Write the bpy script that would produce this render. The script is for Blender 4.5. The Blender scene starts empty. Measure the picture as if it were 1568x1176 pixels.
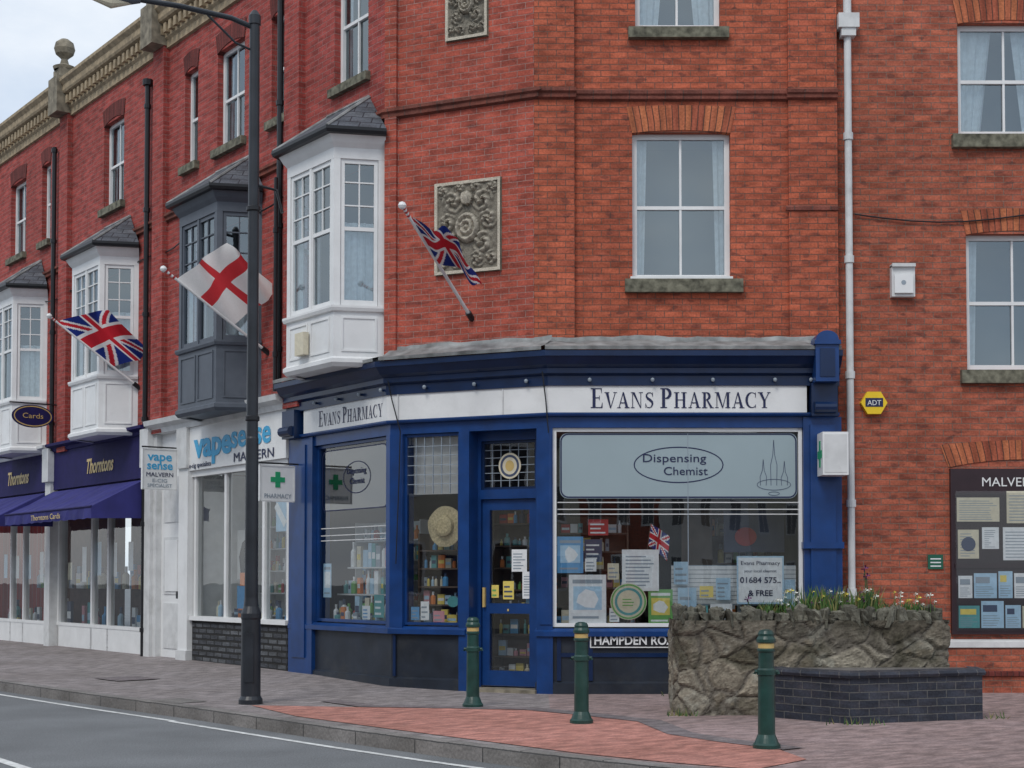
import bpy, math, random
from mathutils import Vector, noise
random.seed(11)
R = random.random
scene = bpy.context.scene

# ------------------------------------------------------------------ materials
def newmat(name):
    m = bpy.data.materials.new(name); m.use_nodes = True
    nt = m.node_tree
    return m, nt, nt.nodes["Principled BSDF"]

def ramp(nt, p0, p1, c0, c1):
    r = nt.nodes.new("ShaderNodeValToRGB")
    r.color_ramp.elements[0].position = p0; r.color_ramp.elements[1].position = p1
    r.color_ramp.elements[0].color = (*c0, 1); r.color_ramp.elements[1].color = (*c1, 1)
    return r
def nz(nt, vec, scale, detail=5, rough=0.5):
    n = nt.nodes.new("ShaderNodeTexNoise"); n.inputs["Scale"].default_value = scale
    n.inputs["Detail"].default_value = detail; n.inputs["Roughness"].default_value = rough
    nt.links.new(vec, n.inputs["Vector"]); return n
def mixn(nt, fac, a, b, blend='MIX'):
    m = nt.nodes.new("ShaderNodeMix"); m.data_type = 'RGBA'; m.blend_type = blend
    if isinstance(fac, (int, float)): m.inputs[0].default_value = fac
    else: nt.links.new(fac, m.inputs[0])
    for i, x in ((6, a), (7, b)):
        if isinstance(x, tuple): m.inputs[i].default_value = (*x, 1)
        else: nt.links.new(x, m.inputs[i])
    return m.outputs[2]

def plain(name, col, rough=0.6, var=0.12, scale=6.0, metal=0.0, bump=0.0, spec=0.4, grime=0.0):
    m, nt, b = newmat(name)
    tc = nt.nodes.new("ShaderNodeTexCoord")
    n = nz(nt, tc.outputs["Object"], scale, 6)
    r = ramp(nt, .3, .7, [x*(1-var) for x in col], [min(1, x*(1+var)) for x in col])
    nt.links.new(n.outputs["Fac"], r.inputs["Fac"])
    c = r.outputs["Color"]
    if grime > 0:
        g = nz(nt, tc.outputs["Object"], 2.3, 9, .75); gr = ramp(nt, .5, .78, (0,0,0), (grime,)*3)
        nt.links.new(g.outputs["Fac"], gr.inputs["Fac"])
        c = mixn(nt, gr.outputs["Color"], c, (0.09, 0.085, 0.07))
    nt.links.new(c, b.inputs["Base Color"])
    b.inputs["Roughness"].default_value = rough; b.inputs["Metallic"].default_value = metal
    b.inputs["Specular IOR Level"].default_value = spec
    if bump > 0:
        bp = nt.nodes.new("ShaderNodeBump"); bp.inputs["Strength"].default_value = bump
        bp.inputs["Distance"].default_value = 0.02
        nt.links.new(n.outputs["Fac"], bp.inputs["Height"]); nt.links.new(bp.outputs["Normal"], b.inputs["Normal"])
    return m

def brick(name, c1, c2, mortar, bw=0.225, rh=0.078, ms=0.006, off=0.5, soot=0.35, rough=0.85, bumpd=0.006, sootcol=(0.06,0.028,0.024), pale=0.0, dark=0.0, palecol=(0.42,0.33,0.28)):
    m, nt, b = newmat(name)
    tc = nt.nodes.new("ShaderNodeTexCoord"); UV = tc.outputs["UV"]
    bt = nt.nodes.new("ShaderNodeTexBrick"); bt.offset = off
    bt.inputs["Scale"].default_value = 1; bt.inputs["Brick Width"].default_value = bw
    bt.inputs["Row Height"].default_value = rh; bt.inputs["Mortar Size"].default_value = ms
    bt.inputs["Mortar Smooth"].default_value = 0.3; bt.inputs["Bias"].default_value = -0.15
    bt.inputs["Mortar"].default_value = (*mortar, 1)
    nw = nz(nt, UV, 5, 3)
    wob = nt.nodes.new("ShaderNodeVectorMath"); wob.operation = 'MULTIPLY_ADD'; wob.inputs[1].default_value = (0.012, 0.012, 0)
    nt.links.new(nw.outputs["Color"], wob.inputs[0]); nt.links.new(UV, wob.inputs[2]); nt.links.new(wob.outputs[0], bt.inputs["Vector"])
    mb = nt.nodes.new("ShaderNodeMapping"); mb.inputs["Scale"].default_value = (0.9/bw, 0.9/rh, 1)
    nt.links.new(UV, mb.inputs["Vector"])
    nb = nz(nt, mb.outputs[0], 1.0, 2, .4); rb_ = ramp(nt, .34, .66, (0,0,0), (1,1,1)); nt.links.new(nb.outputs["Fac"], rb_.inputs["Fac"])
    f = rb_.outputs["Color"]
    a = mixn(nt, f, tuple(x*1.25 for x in c1), tuple(x*0.76 for x in c1)); c = mixn(nt, f, tuple(x*1.3 for x in c2), tuple(x*0.66 for x in c2))
    nt.links.new(a, bt.inputs["Color1"]); nt.links.new(c, bt.inputs["Color2"])
    col = bt.outputs["Color"]
    n1 = nz(nt, UV, .55, 5, .6); r1 = ramp(nt, .3, .7, (.80,.78,.76), (1.16,1.16,1.18)); nt.links.new(n1.outputs["Fac"], r1.inputs["Fac"])
    col = mixn(nt, 1.0, col, r1.outputs["Color"], 'MULTIPLY')
    mp = nt.nodes.new("ShaderNodeMapping"); mp.inputs["Scale"].default_value = (1.3, 1.9, 1); nt.links.new(UV, mp.inputs["Vector"])
    n2 = nz(nt, mp.outputs[0], 2.6, 9, .78); rp = ramp(nt, .47, .74, (0,0,0), (soot,)*3); nt.links.new(n2.outputs["Fac"], rp.inputs["Fac"])
    col = mixn(nt, rp.outputs["Color"], col, tuple(sootcol))
    if dark > 0:
        mb2 = nt.nodes.new("ShaderNodeMapping"); mb2.inputs["Scale"].default_value = (1.2/bw, 0.95/rh, 1); mb2.inputs["Location"].default_value = (31, 17, 0)
        nt.links.new(UV, mb2.inputs["Vector"]); nd = nz(nt, mb2.outputs[0], 1.0, 1, .3)
        rd = ramp(nt, .64, .70, (0,0,0), (dark,)*3); nt.links.new(nd.outputs["Fac"], rd.inputs["Fac"])
        col = mixn(nt, rd.outputs["Color"], col, (0.075, 0.036, 0.034))
    if pale > 0:
        n4 = nz(nt, UV, 4.3, 10, .8); r4 = ramp(nt, .55, .78, (0,0,0), (pale,)*3); nt.links.new(n4.outputs["Fac"], r4.inputs["Fac"])
        col = mixn(nt, r4.outputs["Color"], col, tuple(palecol))
    n3 = nz(nt, UV, 38, 4); r3 = ramp(nt, .3, .7, (.75,)*3, (1.15,)*3); nt.links.new(n3.outputs["Fac"], r3.inputs["Fac"])
    col = mixn(nt, 1.0, col, r3.outputs["Color"], 'MULTIPLY')
    nt.links.new(col, b.inputs["Base Color"])
    b.inputs["Roughness"].default_value = rough; b.inputs["Specular IOR Level"].default_value = 0.25
    inv = nt.nodes.new("ShaderNodeMath"); inv.operation = 'MULTIPLY_ADD'; inv.inputs[1].default_value = -1
    nt.links.new(bt.outputs["Fac"], inv.inputs[0]); nt.links.new(n3.outputs["Fac"], inv.inputs[2])
    bp = nt.nodes.new("ShaderNodeBump"); bp.inputs["Strength"].default_value = 0.7; bp.inputs["Distance"].default_value = bumpd
    nt.links.new(inv.outputs[0], bp.inputs["Height"]); nt.links.new(bp.outputs["Normal"], b.inputs["Normal"])
    return m

def glassmat(name, refl=0.12, tint=(0.9,0.95,0.95), rough=0.01, rcol=(1,1,1)):
    m = bpy.data.materials.new(name); m.use_nodes = True; nt = m.node_tree; nt.nodes.clear()
    o = nt.nodes.new("ShaderNodeOutputMaterial"); t = nt.nodes.new("ShaderNodeBsdfTransparent"); t.inputs[0].default_value = (*tint,1)
    g = nt.nodes.new("ShaderNodeBsdfGlossy"); g.inputs["Roughness"].default_value = rough; g.inputs["Color"].default_value=(*rcol,1)
    lw = nt.nodes.new("ShaderNodeLayerWeight"); lw.inputs[0].default_value = 0.25
    ma = nt.nodes.new("ShaderNodeMath"); ma.operation='MULTIPLY_ADD'; ma.inputs[1].default_value=0.6; ma.inputs[2].default_value=refl; ma.use_clamp=True
    nt.links.new(lw.outputs["Fresnel"], ma.inputs[0])
    tc = nt.nodes.new("ShaderNodeTexCoord"); n = nz(nt, tc.outputs["Object"], .9, 2)
    bp = nt.nodes.new("ShaderNodeBump"); bp.inputs["Strength"].default_value=0.12; bp.inputs["Distance"].default_value=0.02
    nt.links.new(n.outputs["Fac"], bp.inputs["Height"]); nt.links.new(bp.outputs["Normal"], g.inputs["Normal"])
    mx = nt.nodes.new("ShaderNodeMixShader"); nt.links.new(ma.outputs[0], mx.inputs[0]); nt.links.new(t.outputs[0], mx.inputs[1]); nt.links.new(g.outputs[0], mx.inputs[2])
    nt.links.new(mx.outputs[0], o.inputs[0]); return m

def vcol(name, rough=0.8, bump=0.0, bscale=60):
    m, nt, b = newmat(name)
    a = nt.nodes.new("ShaderNodeVertexColor"); a.layer_name = "Col"
    tc = nt.nodes.new("ShaderNodeTexCoord"); n = nz(nt, tc.outputs["Object"], bscale, 5)
    r3 = ramp(nt, .3, .7, (.7,)*3, (1.15,)*3); nt.links.new(n.outputs["Fac"], r3.inputs["Fac"])
    nt.links.new(mixn(nt, 1.0 if bump>0 else .2, a.outputs["Color"], r3.outputs["Color"], 'MULTIPLY'), b.inputs["Base Color"]); b.inputs["Roughness"].default_value = rough
    b.inputs["Specular IOR Level"].default_value = 0.2
    if bump>0:
        bp = nt.nodes.new("ShaderNodeBump"); bp.inputs["Strength"].default_value=bump; bp.inputs["Distance"].default_value=.01
        nt.links.new(n.outputs["Fac"], bp.inputs["Height"]); nt.links.new(bp.outputs["Normal"], b.inputs["Normal"])
    return m

BR_P = brick("brick_orange_red", (0.47,0.118,0.062), (0.34,0.086,0.05), (0.19,0.095,0.07), soot=0.34, ms=.006, pale=.14, dark=.5)
BR_C = brick("brick_chamfer", (0.42,0.094,0.062), (0.34,0.078,0.055), (0.36,0.22,0.19), soot=0.2, ms=.005, pale=.25, dark=.3, palecol=(.48,.36,.33))
BR_T = brick("brick_crimson", (0.37,0.072,0.06), (0.30,0.06,0.052), (0.30,0.17,0.155), soot=0.15, ms=.005, dark=.2, pale=.10)
BR_R = brick("brick_brown_red", (0.42,0.118,0.068), (0.31,0.087,0.056), (0.22,0.14,0.11), soot=0.42, ms=.006, pale=.2, dark=.5)
BR_S = brick("brick_soldier_arch", (0.50,0.165,0.075), (0.33,0.08,0.05), (0.09,0.05,0.04), bw=0.075, rh=0.6, off=0, soot=0.35)
BR_D = brick("brick_arch_dark", (0.17,0.04,0.034), (0.13,0.034,0.03), (0.07,0.03,0.03), bw=0.075, rh=0.6, off=0, soot=0.35)
BR_B = brick("blue_engineering_brick", (0.030,0.036,0.052), (0.05,0.055,0.072), (0.13,0.13,0.125), soot=0.25, rough=0.5, ms=0.005, pale=.15)
WHITE = plain("white_paint", (0.74,0.75,0.75), 0.45, 0.05, 3, grime=.15)
WHITED = plain("white_paint_weathered", (0.62,0.63,0.63), 0.6, 0.1, 5, grime=.35)
GREYP = plain("grey_paint", (0.085,0.10,0.125), 0.5, 0.1)
BLUE = plain("blue_gloss_paint", (0.007,0.042,0.165), 0.3, 0.2, 4, grime=.10)
BLUED = plain("navy_gloss_paint", (0.005,0.020,0.07), 0.3, 0.2, 4)
NAVY = plain("navy_lettering", (0.012,0.018,0.07), 0.5, 0.05)
RISER = plain("dark_painted_riser", (0.014,0.02,0.032), 0.5, 0.35, 3, bump=0.2, grime=.3)
LEAD = plain("lead_flashing", (0.23,0.24,0.24), 0.55, 0.45, 5, bump=0.8, grime=.6)
STONE = plain("sandstone_trim", (0.21,0.185,0.14), 0.9, 0.45, 7, bump=0.6)
STONEL = plain("cream_stone_cornice", (0.33,0.26,0.17), 0.9, 0.3, 9, bump=0.5, grime=.5)
SILL = plain("mossy_sill_stone", (0.14,0.135,0.10), 0.95, 0.6, 11, bump=0.6)
SLATE = brick("slate_roof", (0.10,0.11,0.13), (0.15,0.16,0.18), (0.04,0.04,0.05), bw=0.25, rh=0.13, ms=0.008, soot=0.3, pale=.3, palecol=(.25,.26,.25))
BLACK = plain("black_iron", (0.012,0.013,0.016), 0.4, 0.2)
LAMPM = plain("lamp_post_paint", (0.022,0.026,0.033), 0.38, 0.3, 3)
GREEN = plain("bollard_green_paint", (0.012,0.05,0.042), 0.35, 0.25, 8, grime=.2)
GOLD = plain("gold_paint", (0.55,0.40,0.15), 0.4, 0.1)
DARK = plain("dark_interior", (0.03,0.032,0.036), 0.9, 0.3, 2)
ROOM = plain("room_grey", (0.15,0.185,0.205), 0.9, 0.15, 1)
INTF = plain("shop_floor", (0.12,0.11,0.10), 0.7, 0.2)
SHELF = plain("shelf_wood", (0.10,0.07,0.05), 0.6, 0.2)
SHELFW = plain("shelf_white", (0.6,0.61,0.61), 0.6, 0.1)
CURT = plain("net_curtain", (0.70,0.73,0.74), 0.9, 0.12, 14)
FROST = plain("frosted_vinyl", (0.31,0.39,0.42), 0.3, 0.05, 1)
PURPLE = plain("purple_awning_canvas", (0.030,0.030,0.165), 0.8, 0.18, 3)
PURPD = plain("purple_fascia", (0.018,0.015,0.085), 0.7, 0.15, spec=.2)
CYAN = plain("cyan_lettering", (0.05,0.36,0.62), 0.5, 0.03)
PINKW = plain("brown_timber", (0.10,0.055,0.04), 0.6, 0.3)
STRAW = plain("straw", (0.52,0.44,0.27), 0.9, 0.3, 40, bump=.4)
FLINT = brick("dark_flint_riser", (0.06,0.065,0.075), (0.14,0.15,0.16), (0.03,0.03,0.03), bw=0.28, rh=0.09, ms=0.02, soot=0.5, bumpd=0.03, sootcol=(.03,.03,.03))
def pc(n,c): return plain(n,c,0.6,0.08,20)
PAPERS = [pc("paper_white",(0.75,0.77,0.78)), pc("paper_blue",(0.10,0.31,0.56)), pc("paper_green",(0.15,0.38,0.11)),
          pc("paper_yellow",(0.72,0.58,0.14)), pc("paper_lightblue",(0.40,0.58,0.72)), pc("paper_orange",(0.7,0.22,0.06)),
          pc("paper_pink",(0.6,0.28,0.32)), pc("paper_teal",(0.10,0.33,0.34)), pc("paper_cream",(0.64,0.59,0.45)), pc("paper_red",(0.45,0.04,0.04))]
PW,PB,PG,PY,PLB,PO,PP,PT,PCR,PR = PAPERS
INK = plain("print_ink", (0.06,0.08,0.14), 0.6, 0.05)
INKL = plain("print_ink_grey", (0.28,0.33,0.38), 0.6, 0.05)
SIGNGREEN = plain("cross_green", (0.02,0.32,0.14), 0.5, 0.05)
MAROON = plain("notice_board_frame", (0.03,0.015,0.02), 0.4, 0.15)
GL_UP = glassmat("upper_window_glass", 0.19, (0.78,0.85,0.88), rcol=(.85,.95,1))
GL_SH = glassmat("shop_window_glass", 0.09, (0.94,0.96,0.96))
GL_SD = glassmat("side_window_glass", 0.09, (0.93,0.96,0.96))
ALARM = plain("alarm_yellow",(0.8,0.55,0.02),0.5,0.05)
VC = vcol("printed_cloth", 0.8)
VCS = vcol("rubble_stone", 0.95, 0.9, 38)
VCP = vcol("carved_stone", 0.95, 0.6, 60)

def asphalt():
    m, nt, b = newmat("asphalt")
    tc = nt.nodes.new("ShaderNodeTexCoord"); O = tc.outputs["Object"]
    n = nz(nt, O, 70, 8); n2 = nz(nt, O, .7, 6)
    r = ramp(nt, .3, .7, (.10,.107,.112), (.215,.225,.235)); nt.links.new(n.outputs["Fac"], r.inputs["Fac"])
    r2 = ramp(nt, .35, .7, (.78,)*3, (1.12,)*3); nt.links.new(n2.outputs["Fac"], r2.inputs["Fac"])
    nt.links.new(mixn(nt, 1.0, r.outputs["Color"], r2.outputs["Color"], 'MULTIPLY'), b.inputs["Base Color"]); b.inputs["Roughness"].default_value=.85
    bp = nt.nodes.new("ShaderNodeBump"); bp.inputs["Strength"].default_value=.6; bp.inputs["Distance"].default_value=.01
    nt.links.new(n.outputs["Fac"], bp.inputs["Height"]); nt.links.new(bp.outputs["Normal"], b.inputs["Normal"])
    return m
ASPH = asphalt()
pv = dict(bw=0.2, rh=0.1, ms=0.003, bumpd=0.002)
PAVE = brick("grey_block_paving", (0.25,0.225,0.222), (0.275,0.245,0.24), (0.17,0.155,0.15), soot=0.3, sootcol=(0.15,0.135,0.13), pale=.2, **pv)
PAVER = brick("red_block_paving", (0.45,0.205,0.165), (0.40,0.185,0.15), (0.27,0.15,0.125), soot=0.35, sootcol=(0.26,0.165,0.145), pale=.2, **pv)
PAVEP = brick("pink_grey_paving", (0.31,0.23,0.22), (0.275,0.21,0.205), (0.18,0.145,0.14), soot=0.4, sootcol=(0.17,0.145,0.14), pale=.2, **pv)
PAVED = brick("dark_block_paving", (0.18,0.155,0.16), (0.20,0.175,0.175), (0.11,0.10,0.10), soot=0.3, sootcol=(0.1,0.09,0.09), **pv)
KERB = brick("kerb_stone", (0.20,0.19,0.18), (0.25,0.235,0.225), (0.06,0.06,0.06), bw=0.9, rh=5.0, ms=0.008, soot=0.6, bumpd=0.006, pale=.2, sootcol=(.07,.065,.06))
LINE = plain("road_marking_paint", (0.62,0.63,0.62), 0.7, 0.25, 14, grime=.5)

# ------------------------------------------------------------------ mesh helpers
class Fr:
    def __init__(s, ox, oy, ux, uy):
        l = math.hypot(ux,uy); s.o=(ox,oy); s.u=(ux/l,uy/l); s.n=(s.u[1],-s.u[0])
    def P(s,u,d,z):
        return (s.o[0]+s.u[0]*u+s.n[0]*d, s.o[1]+s.u[1]*u+s.n[1]*d, z)
    def xy(s,u,d=0): p=s.P(u,d,0); return (p[0],p[1])

def parent_empty(name):
    e = bpy.data.objects.new(name, None); scene.collection.objects.link(e); e.empty_display_size=0.3
    return e

class Part:
    def __init__(s): s.v=[]; s.f=[]; s.uv=[]; s.mi=[]; s.mats=[]
    def m(s, mat):
        if mat not in s.mats: s.mats.append(mat)
        return s.mats.index(mat)
    def poly(s, pts, mat, uv=None):
        b=len(s.v); s.v.extend(pts); s.f.append(tuple(range(b,b+len(pts))))
        s.uv.append(uv if uv else [(p[0],p[1]) for p in pts]); s.mi.append(s.m(mat))
    def build(s, name, parent=None, smooth=False):
        if not s.f: return None
        me = bpy.data.meshes.new(name); me.from_pydata(s.v, [], s.f)
        for m in s.mats: me.materials.append(m)
        ul = me.uv_layers.new(name="UVMap")
        for fi,p in enumerate(me.polygons):
            p.material_index = s.mi[fi]; p.use_smooth = smooth
            for k in range(len(p.vertices)): ul.data[p.loop_start+k].uv = s.uv[fi][k]
        me.update()
        o = bpy.data.objects.new(name, me); scene.collection.objects.link(o)
        if parent: o.parent = parent
        return o

def quad(p,F,u0,u1,z0,z1,d,mat):
    p.poly([F.P(u0,d,z0),F.P(u1,d,z0),F.P(u1,d,z1),F.P(u0,d,z1)],mat,[(u0,z0),(u1,z0),(u1,z1),(u0,z1)])
def box(p,F,u0,u1,d0,d1,z0,z1,mat):
    if u1<u0: u0,u1=u1,u0
    if d1<d0: d0,d1=d1,d0
    P=F.P
    quad(p,F,u0,u1,z0,z1,d1,mat)
    p.poly([P(u1,d0,z0),P(u0,d0,z0),P(u0,d0,z1),P(u1,d0,z1)],mat,[(u1,z0),(u0,z0),(u0,z1),(u1,z1)])
    p.poly([P(u1,d1,z0),P(u1,d0,z0),P(u1,d0,z1),P(u1,d1,z1)],mat,[(u1-d1,z0),(u1-d0,z0),(u1-d0,z1),(u1-d1,z1)])
    p.poly([P(u0,d0,z0),P(u0,d1,z0),P(u0,d1,z1),P(u0,d0,z1)],mat,[(u0+d0,z0),(u0+d1,z0),(u0+d1,z1),(u0+d0,z1)])
    p.poly([P(u0,d1,z1),P(u1,d1,z1),P(u1,d0,z1),P(u0,d0,z1)],mat,[(u0,z1-d1),(u1,z1-d1),(u1,z1-d0),(u0,z1-d0)])
    p.poly([P(u0,d0,z0),P(u1,d0,z0),P(u1,d1,z0),P(u0,d1,z0)],mat,[(u0,z0+d0),(u1,z0+d0),(u1,z0+d1),(u0,z0+d1)])
def offs(path):
    out=[]; n=len(path); ns=[]
    for i in range(n-1):
        dx=path[i+1][0]-path[i][0]; dy=path[i+1][1]-path[i][1]; l=math.hypot(dx,dy); ns.append((dy/l,-dx/l))
    for i in range(n):
        a=ns[max(0,i-1)]; b=ns[min(n-2,i)]
        k=1+a[0]*b[0]+a[1]*b[1]; out.append(((a[0]+b[0])/k,(a[1]+b[1])/k))
    return out
def sweep(p,path,prof,mat,caps=True):
    of=offs(path); L=[0]
    for i in range(1,len(path)): L.append(L[-1]+math.dist(path[i-1],path[i]))
    def pt(i,j): return (path[i][0]+of[i][0]*prof[j][0], path[i][1]+of[i][1]*prof[j][0], prof[j][1])
    V=[0]
    for j in range(1,len(prof)): V.append(V[-1]+math.dist(prof[j-1],prof[j]))
    v0=prof[0][1]
    for i in range(len(path)-1):
        for j in range(len(prof)-1):
            p.poly([pt(i,j),pt(i+1,j),pt(i+1,j+1),pt(i,j+1)],mat,[(L[i],v0+V[j]),(L[i+1],v0+V[j]),(L[i+1],v0+V[j+1]),(L[i],v0+V[j+1])])
    if caps and len(prof)>2:
        p.poly([pt(0,j) for j in range(len(prof))],mat); p.poly([pt(len(path)-1,j) for j in reversed(range(len(prof)))],mat)
def wall(p,F,u0,u1,z0,z1,ops,mat,d=0.0,rev=0.12):
    us=sorted(set([u0,u1]+[x for o in ops for x in o[:2]])); zs=sorted(set([z0,z1]+[x for o in ops for x in o[2:4]]))
    us=[u for u in us if u0<=u<=u1]; zs=[z for z in zs if z0<=z<=z1]
    for i in range(len(us)-1):
        for j in range(len(zs)-1):
            cu=(us[i]+us[i+1])/2; cz=(zs[j]+zs[j+1])/2
            if any(o[0]<cu<o[1] and o[2]<cz<o[3] for o in ops): continue
            quad(p,F,us[i],us[i+1],zs[j],zs[j+1],d,mat)
    P=F.P
    for o in ops:
        a,b,c,e=o[:4]
        p.poly([P(a,d,c),P(a,d-rev,c),P(a,d-rev,e),P(a,d,e)],mat,[(a,c),(a+rev,c),(a+rev,e),(a,e)])
        p.poly([P(b,d-rev,c),P(b,d,c),P(b,d,e),P(b,d-rev,e)],mat,[(b-rev,c),(b,c),(b,e),(b-rev,e)])
        p.poly([P(a,d,e),P(a,d-rev,e),P(b,d-rev,e),P(b,d,e)],mat,[(a,e),(a,e+rev),(b,e+rev),(b,e)])
        p.poly([P(a,d-rev,c),P(a,d,c),P(b,d,c),P(b,d-rev,c)],mat,[(a,c-rev),(a,c),(b,c),(b,c-rev)])
def lathe(p,cx,cy,prof,mat,seg=24):
    for j in range(len(prof)-1):
        (r0,z0),(r1,z1)=prof[j],prof[j+1]
        for i in range(seg):
            a=2*math.pi*i/seg; b=2*math.pi*(i+1)/seg
            q=[(cx+r0*math.cos(a),cy+r0*math.sin(a),z0),(cx+r0*math.cos(b),cy+r0*math.sin(b),z0),(cx+r1*math.cos(b),cy+r1*math.sin(b),z1),(cx+r1*math.cos(a),cy+r1*math.sin(a),z1)]
            if r0<1e-6: q=[q[0],q[2],q[3]]
            elif r1<1e-6: q=q[:3]
            p.poly(q,mat)
def tube(p,pts,r,mat,seg=10,rs=None):
    pts=[Vector(q) for q in pts]; rings=[]
    for i,q in enumerate(pts):
        t=(pts[min(i+1,len(pts)-1)]-pts[max(i-1,0)]).normalized()
        a=Vector((0,0,1)) if abs(t.z)<0.9 else Vector((1,0,0))
        x=t.cross(a).normalized(); y=t.cross(x).normalized()
        rr=rs[i] if rs else r
        rings.append([tuple(q+x*rr*math.cos(2*math.pi*k/seg)+y*rr*math.sin(2*math.pi*k/seg)) for k in range(seg)])
    for i in range(len(rings)-1):
        for k in range(seg):
            p.poly([rings[i][k],rings[i][(k+1)%seg],rings[i+1][(k+1)%seg],rings[i+1][k]],mat)
    p.poly(rings[0][::-1],mat); p.poly(rings[-1],mat)
def disc(p,F,u,z,ru,rz,d,mat,seg=32):
    p.poly([F.P(u+ru*math.cos(2*math.pi*k/seg),d,z+rz*math.sin(2*math.pi*k/seg)) for k in range(seg)],mat)
def ring(p,F,u,z,ru,rz,w,d,mat,seg=40):
    for k in range(seg):
        a=2*math.pi*k/seg; b=2*math.pi*(k+1)/seg
        f=lambda t,q:F.P(u+(ru-q)*math.cos(t),d,z+(rz-q)*math.sin(t))
        p.poly([f(a,0),f(b,0),f(b,w),f(a,w)],mat)
def pline(p,F,pts,w,d,mat):
    for i in range(len(pts)-1):
        a,b=pts[i],pts[i+1]; dx=b[0]-a[0]; dz=b[1]-a[1]; l=math.hypot(dx,dz) or 1; nx=-dz/l*w/2; nz_=dx/l*w/2
        p.poly([F.P(a[0]-nx,d,a[1]-nz_),F.P(b[0]-nx,d,b[1]-nz_),F.P(b[0]+nx,d,b[1]+nz_),F.P(a[0]+nx,d,a[1]+nz_)],mat)

def text(body,F,u,z,size,d,mat,parent,name,width=None,bold=0.0,shear=0.0,align='CENTER'):
    cu=bpy.data.curves.new(name,'FONT'); cu.body=body; cu.size=size; cu.align_x=align; cu.offset=bold; cu.extrude=0.002; cu.shear=shear
    cu.resolution_u=3
    o=bpy.data.objects.new(name+"_tmp",cu); scene.collection.objects.link(o)
    bpy.context.view_layer.update()
    me=bpy.data.meshes.new_from_object(o.evaluated_get(bpy.context.evaluated_depsgraph_get()))
    bpy.data.objects.remove(o)
    xs=[v.co.x for v in me.vertices]; sc=1
    if width: sc=width/(max(xs)-min(xs))
    for v in me.vertices:
        v.co=F.P(u+v.co.x*sc,d+v.co.z,z+v.co.y)
    me.materials.clear(); me.materials.append(mat)
    ob=bpy.data.objects.new(name,me); scene.collection.objects.link(ob); ob.parent=parent
    return ob

# ---- hand drawn serif capitals
def stroke(pts,ws):
    out=[]; n=len(pts); L=[];Rr=[]
    for i in range(n):
        a=pts[max(0,i-1)]; b=pts[min(n-1,i+1)]; dx=b[0]-a[0]; dy=b[1]-a[1]; l=math.hypot(dx,dy) or 1
        nx=-dy/l*ws[i]/2; ny=dx/l*ws[i]/2
        L.append((pts[i][0]+nx,pts[i][1]+ny)); Rr.append((pts[i][0]-nx,pts[i][1]-ny))
    for i in range(n-1): out.append([Rr[i],Rr[i+1],L[i+1],L[i]])
    return out
def rc(x0,x1,y0,y1): return [(x0,y0),(x1,y0),(x1,y1),(x0,y1)]
T=.17
def arc(cx,cy,rx,ry,a0,a1,wf,n=14):
    pts=[];ws=[]
    for i in range(n+1):
        a=math.radians(a0+(a1-a0)*i/n); pts.append((cx+rx*math.cos(a),cy+ry*math.sin(a))); ws.append(wf(a))
    return stroke(pts,ws)
G={}
G['E']=([rc(.1,.1+T,0,1),rc(0,.62,.95,1),rc(0,.66,0,.05),rc(.2,.5,.49,.54),[(.62,1),(.56,.95),(.60,.74),(.62,.74)],[(.66,0),(.66,.28),(.64,.28),(.58,.05)],rc(.47,.5,.40,.63)],.74)
G['V']=([[(.02,1),(.34,0),(.42,0),(.22,1)],[(.36,0),(.42,0),(.76,1),(.70,1)],rc(-.05,.3,.95,1),rc(.58,.85,.95,1)],.80)
G['A']=([[(.06,0),(.36,1),(.42,1),(.12,0)],[(.56,0),(.34,1),(.44,1),(.76,0)],rc(-.04,.22,0,.05),rc(.48,.84,0,.05),rc(.18,.6,.3,.36)],.84)
G['N']=([rc(.1,.15,0,1),rc(.68,.73,0,1),[(.10,1),(.27,1),(.73,0),(.66,0)],rc(0,.25,.95,1),rc(.58,.85,.95,1),rc(0,.26,0,.05)],.90)
G['P']=([rc(.1,.1+T,0,1),rc(0,.38,0,.05),rc(0,.3,.95,1)]+arc(.28,.73,.27,.245,-90,90,lambda a:.05+.12*max(0,math.cos(a))),.70)
G['R']=([rc(.1,.1+T,0,1),rc(0,.38,0,.05),rc(0,.3,.95,1)]+arc(.28,.745,.25,.23,-90,90,lambda a:.05+.12*max(0,math.cos(a)))+[[(.30,.52),(.42,.52),(.78,0),(.6,0)],rc(.56,.84,0,.045)],.84)
G['H']=([rc(.1,.1+T,0,1),rc(.62,.62+T,0,1),rc(.2,.7,.49,.54),rc(0,.37,0,.05),rc(0,.37,.95,1),rc(.52,.89,0,.05),rc(.52,.89,.95,1)],.96)
G['M']=([rc(.1,.15,0,1),rc(.82,.82+T,0,1),[(.08,1),(.27,1),(.56,.05),(.50,0)],[(.50,0),(.55,0),(.84,1),(.80,1)],rc(0,.25,0,.05),rc(.72,1.08,0,.05),rc(-.02,.2,.95,1),rc(.85,1.08,.95,1)],1.14)
G['C']=(arc(.45,.5,.38,.475,50,310,lambda a:.05+.12*max(0,-math.cos(a)))+[rc(.68,.72,.66,.99),rc(.68,.72,.01,.22)],.84)
G['Y']=([[(.02,1),(.32,.45),(.48,.45),(.22,1)],[(.38,.42),(.44,.45),(.76,1),(.70,1)],rc(.32,.32+T,0,.5),rc(.22,.6,0,.05),rc(-.05,.3,.95,1),rc(.6,.84,.95,1)],.84)
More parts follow.
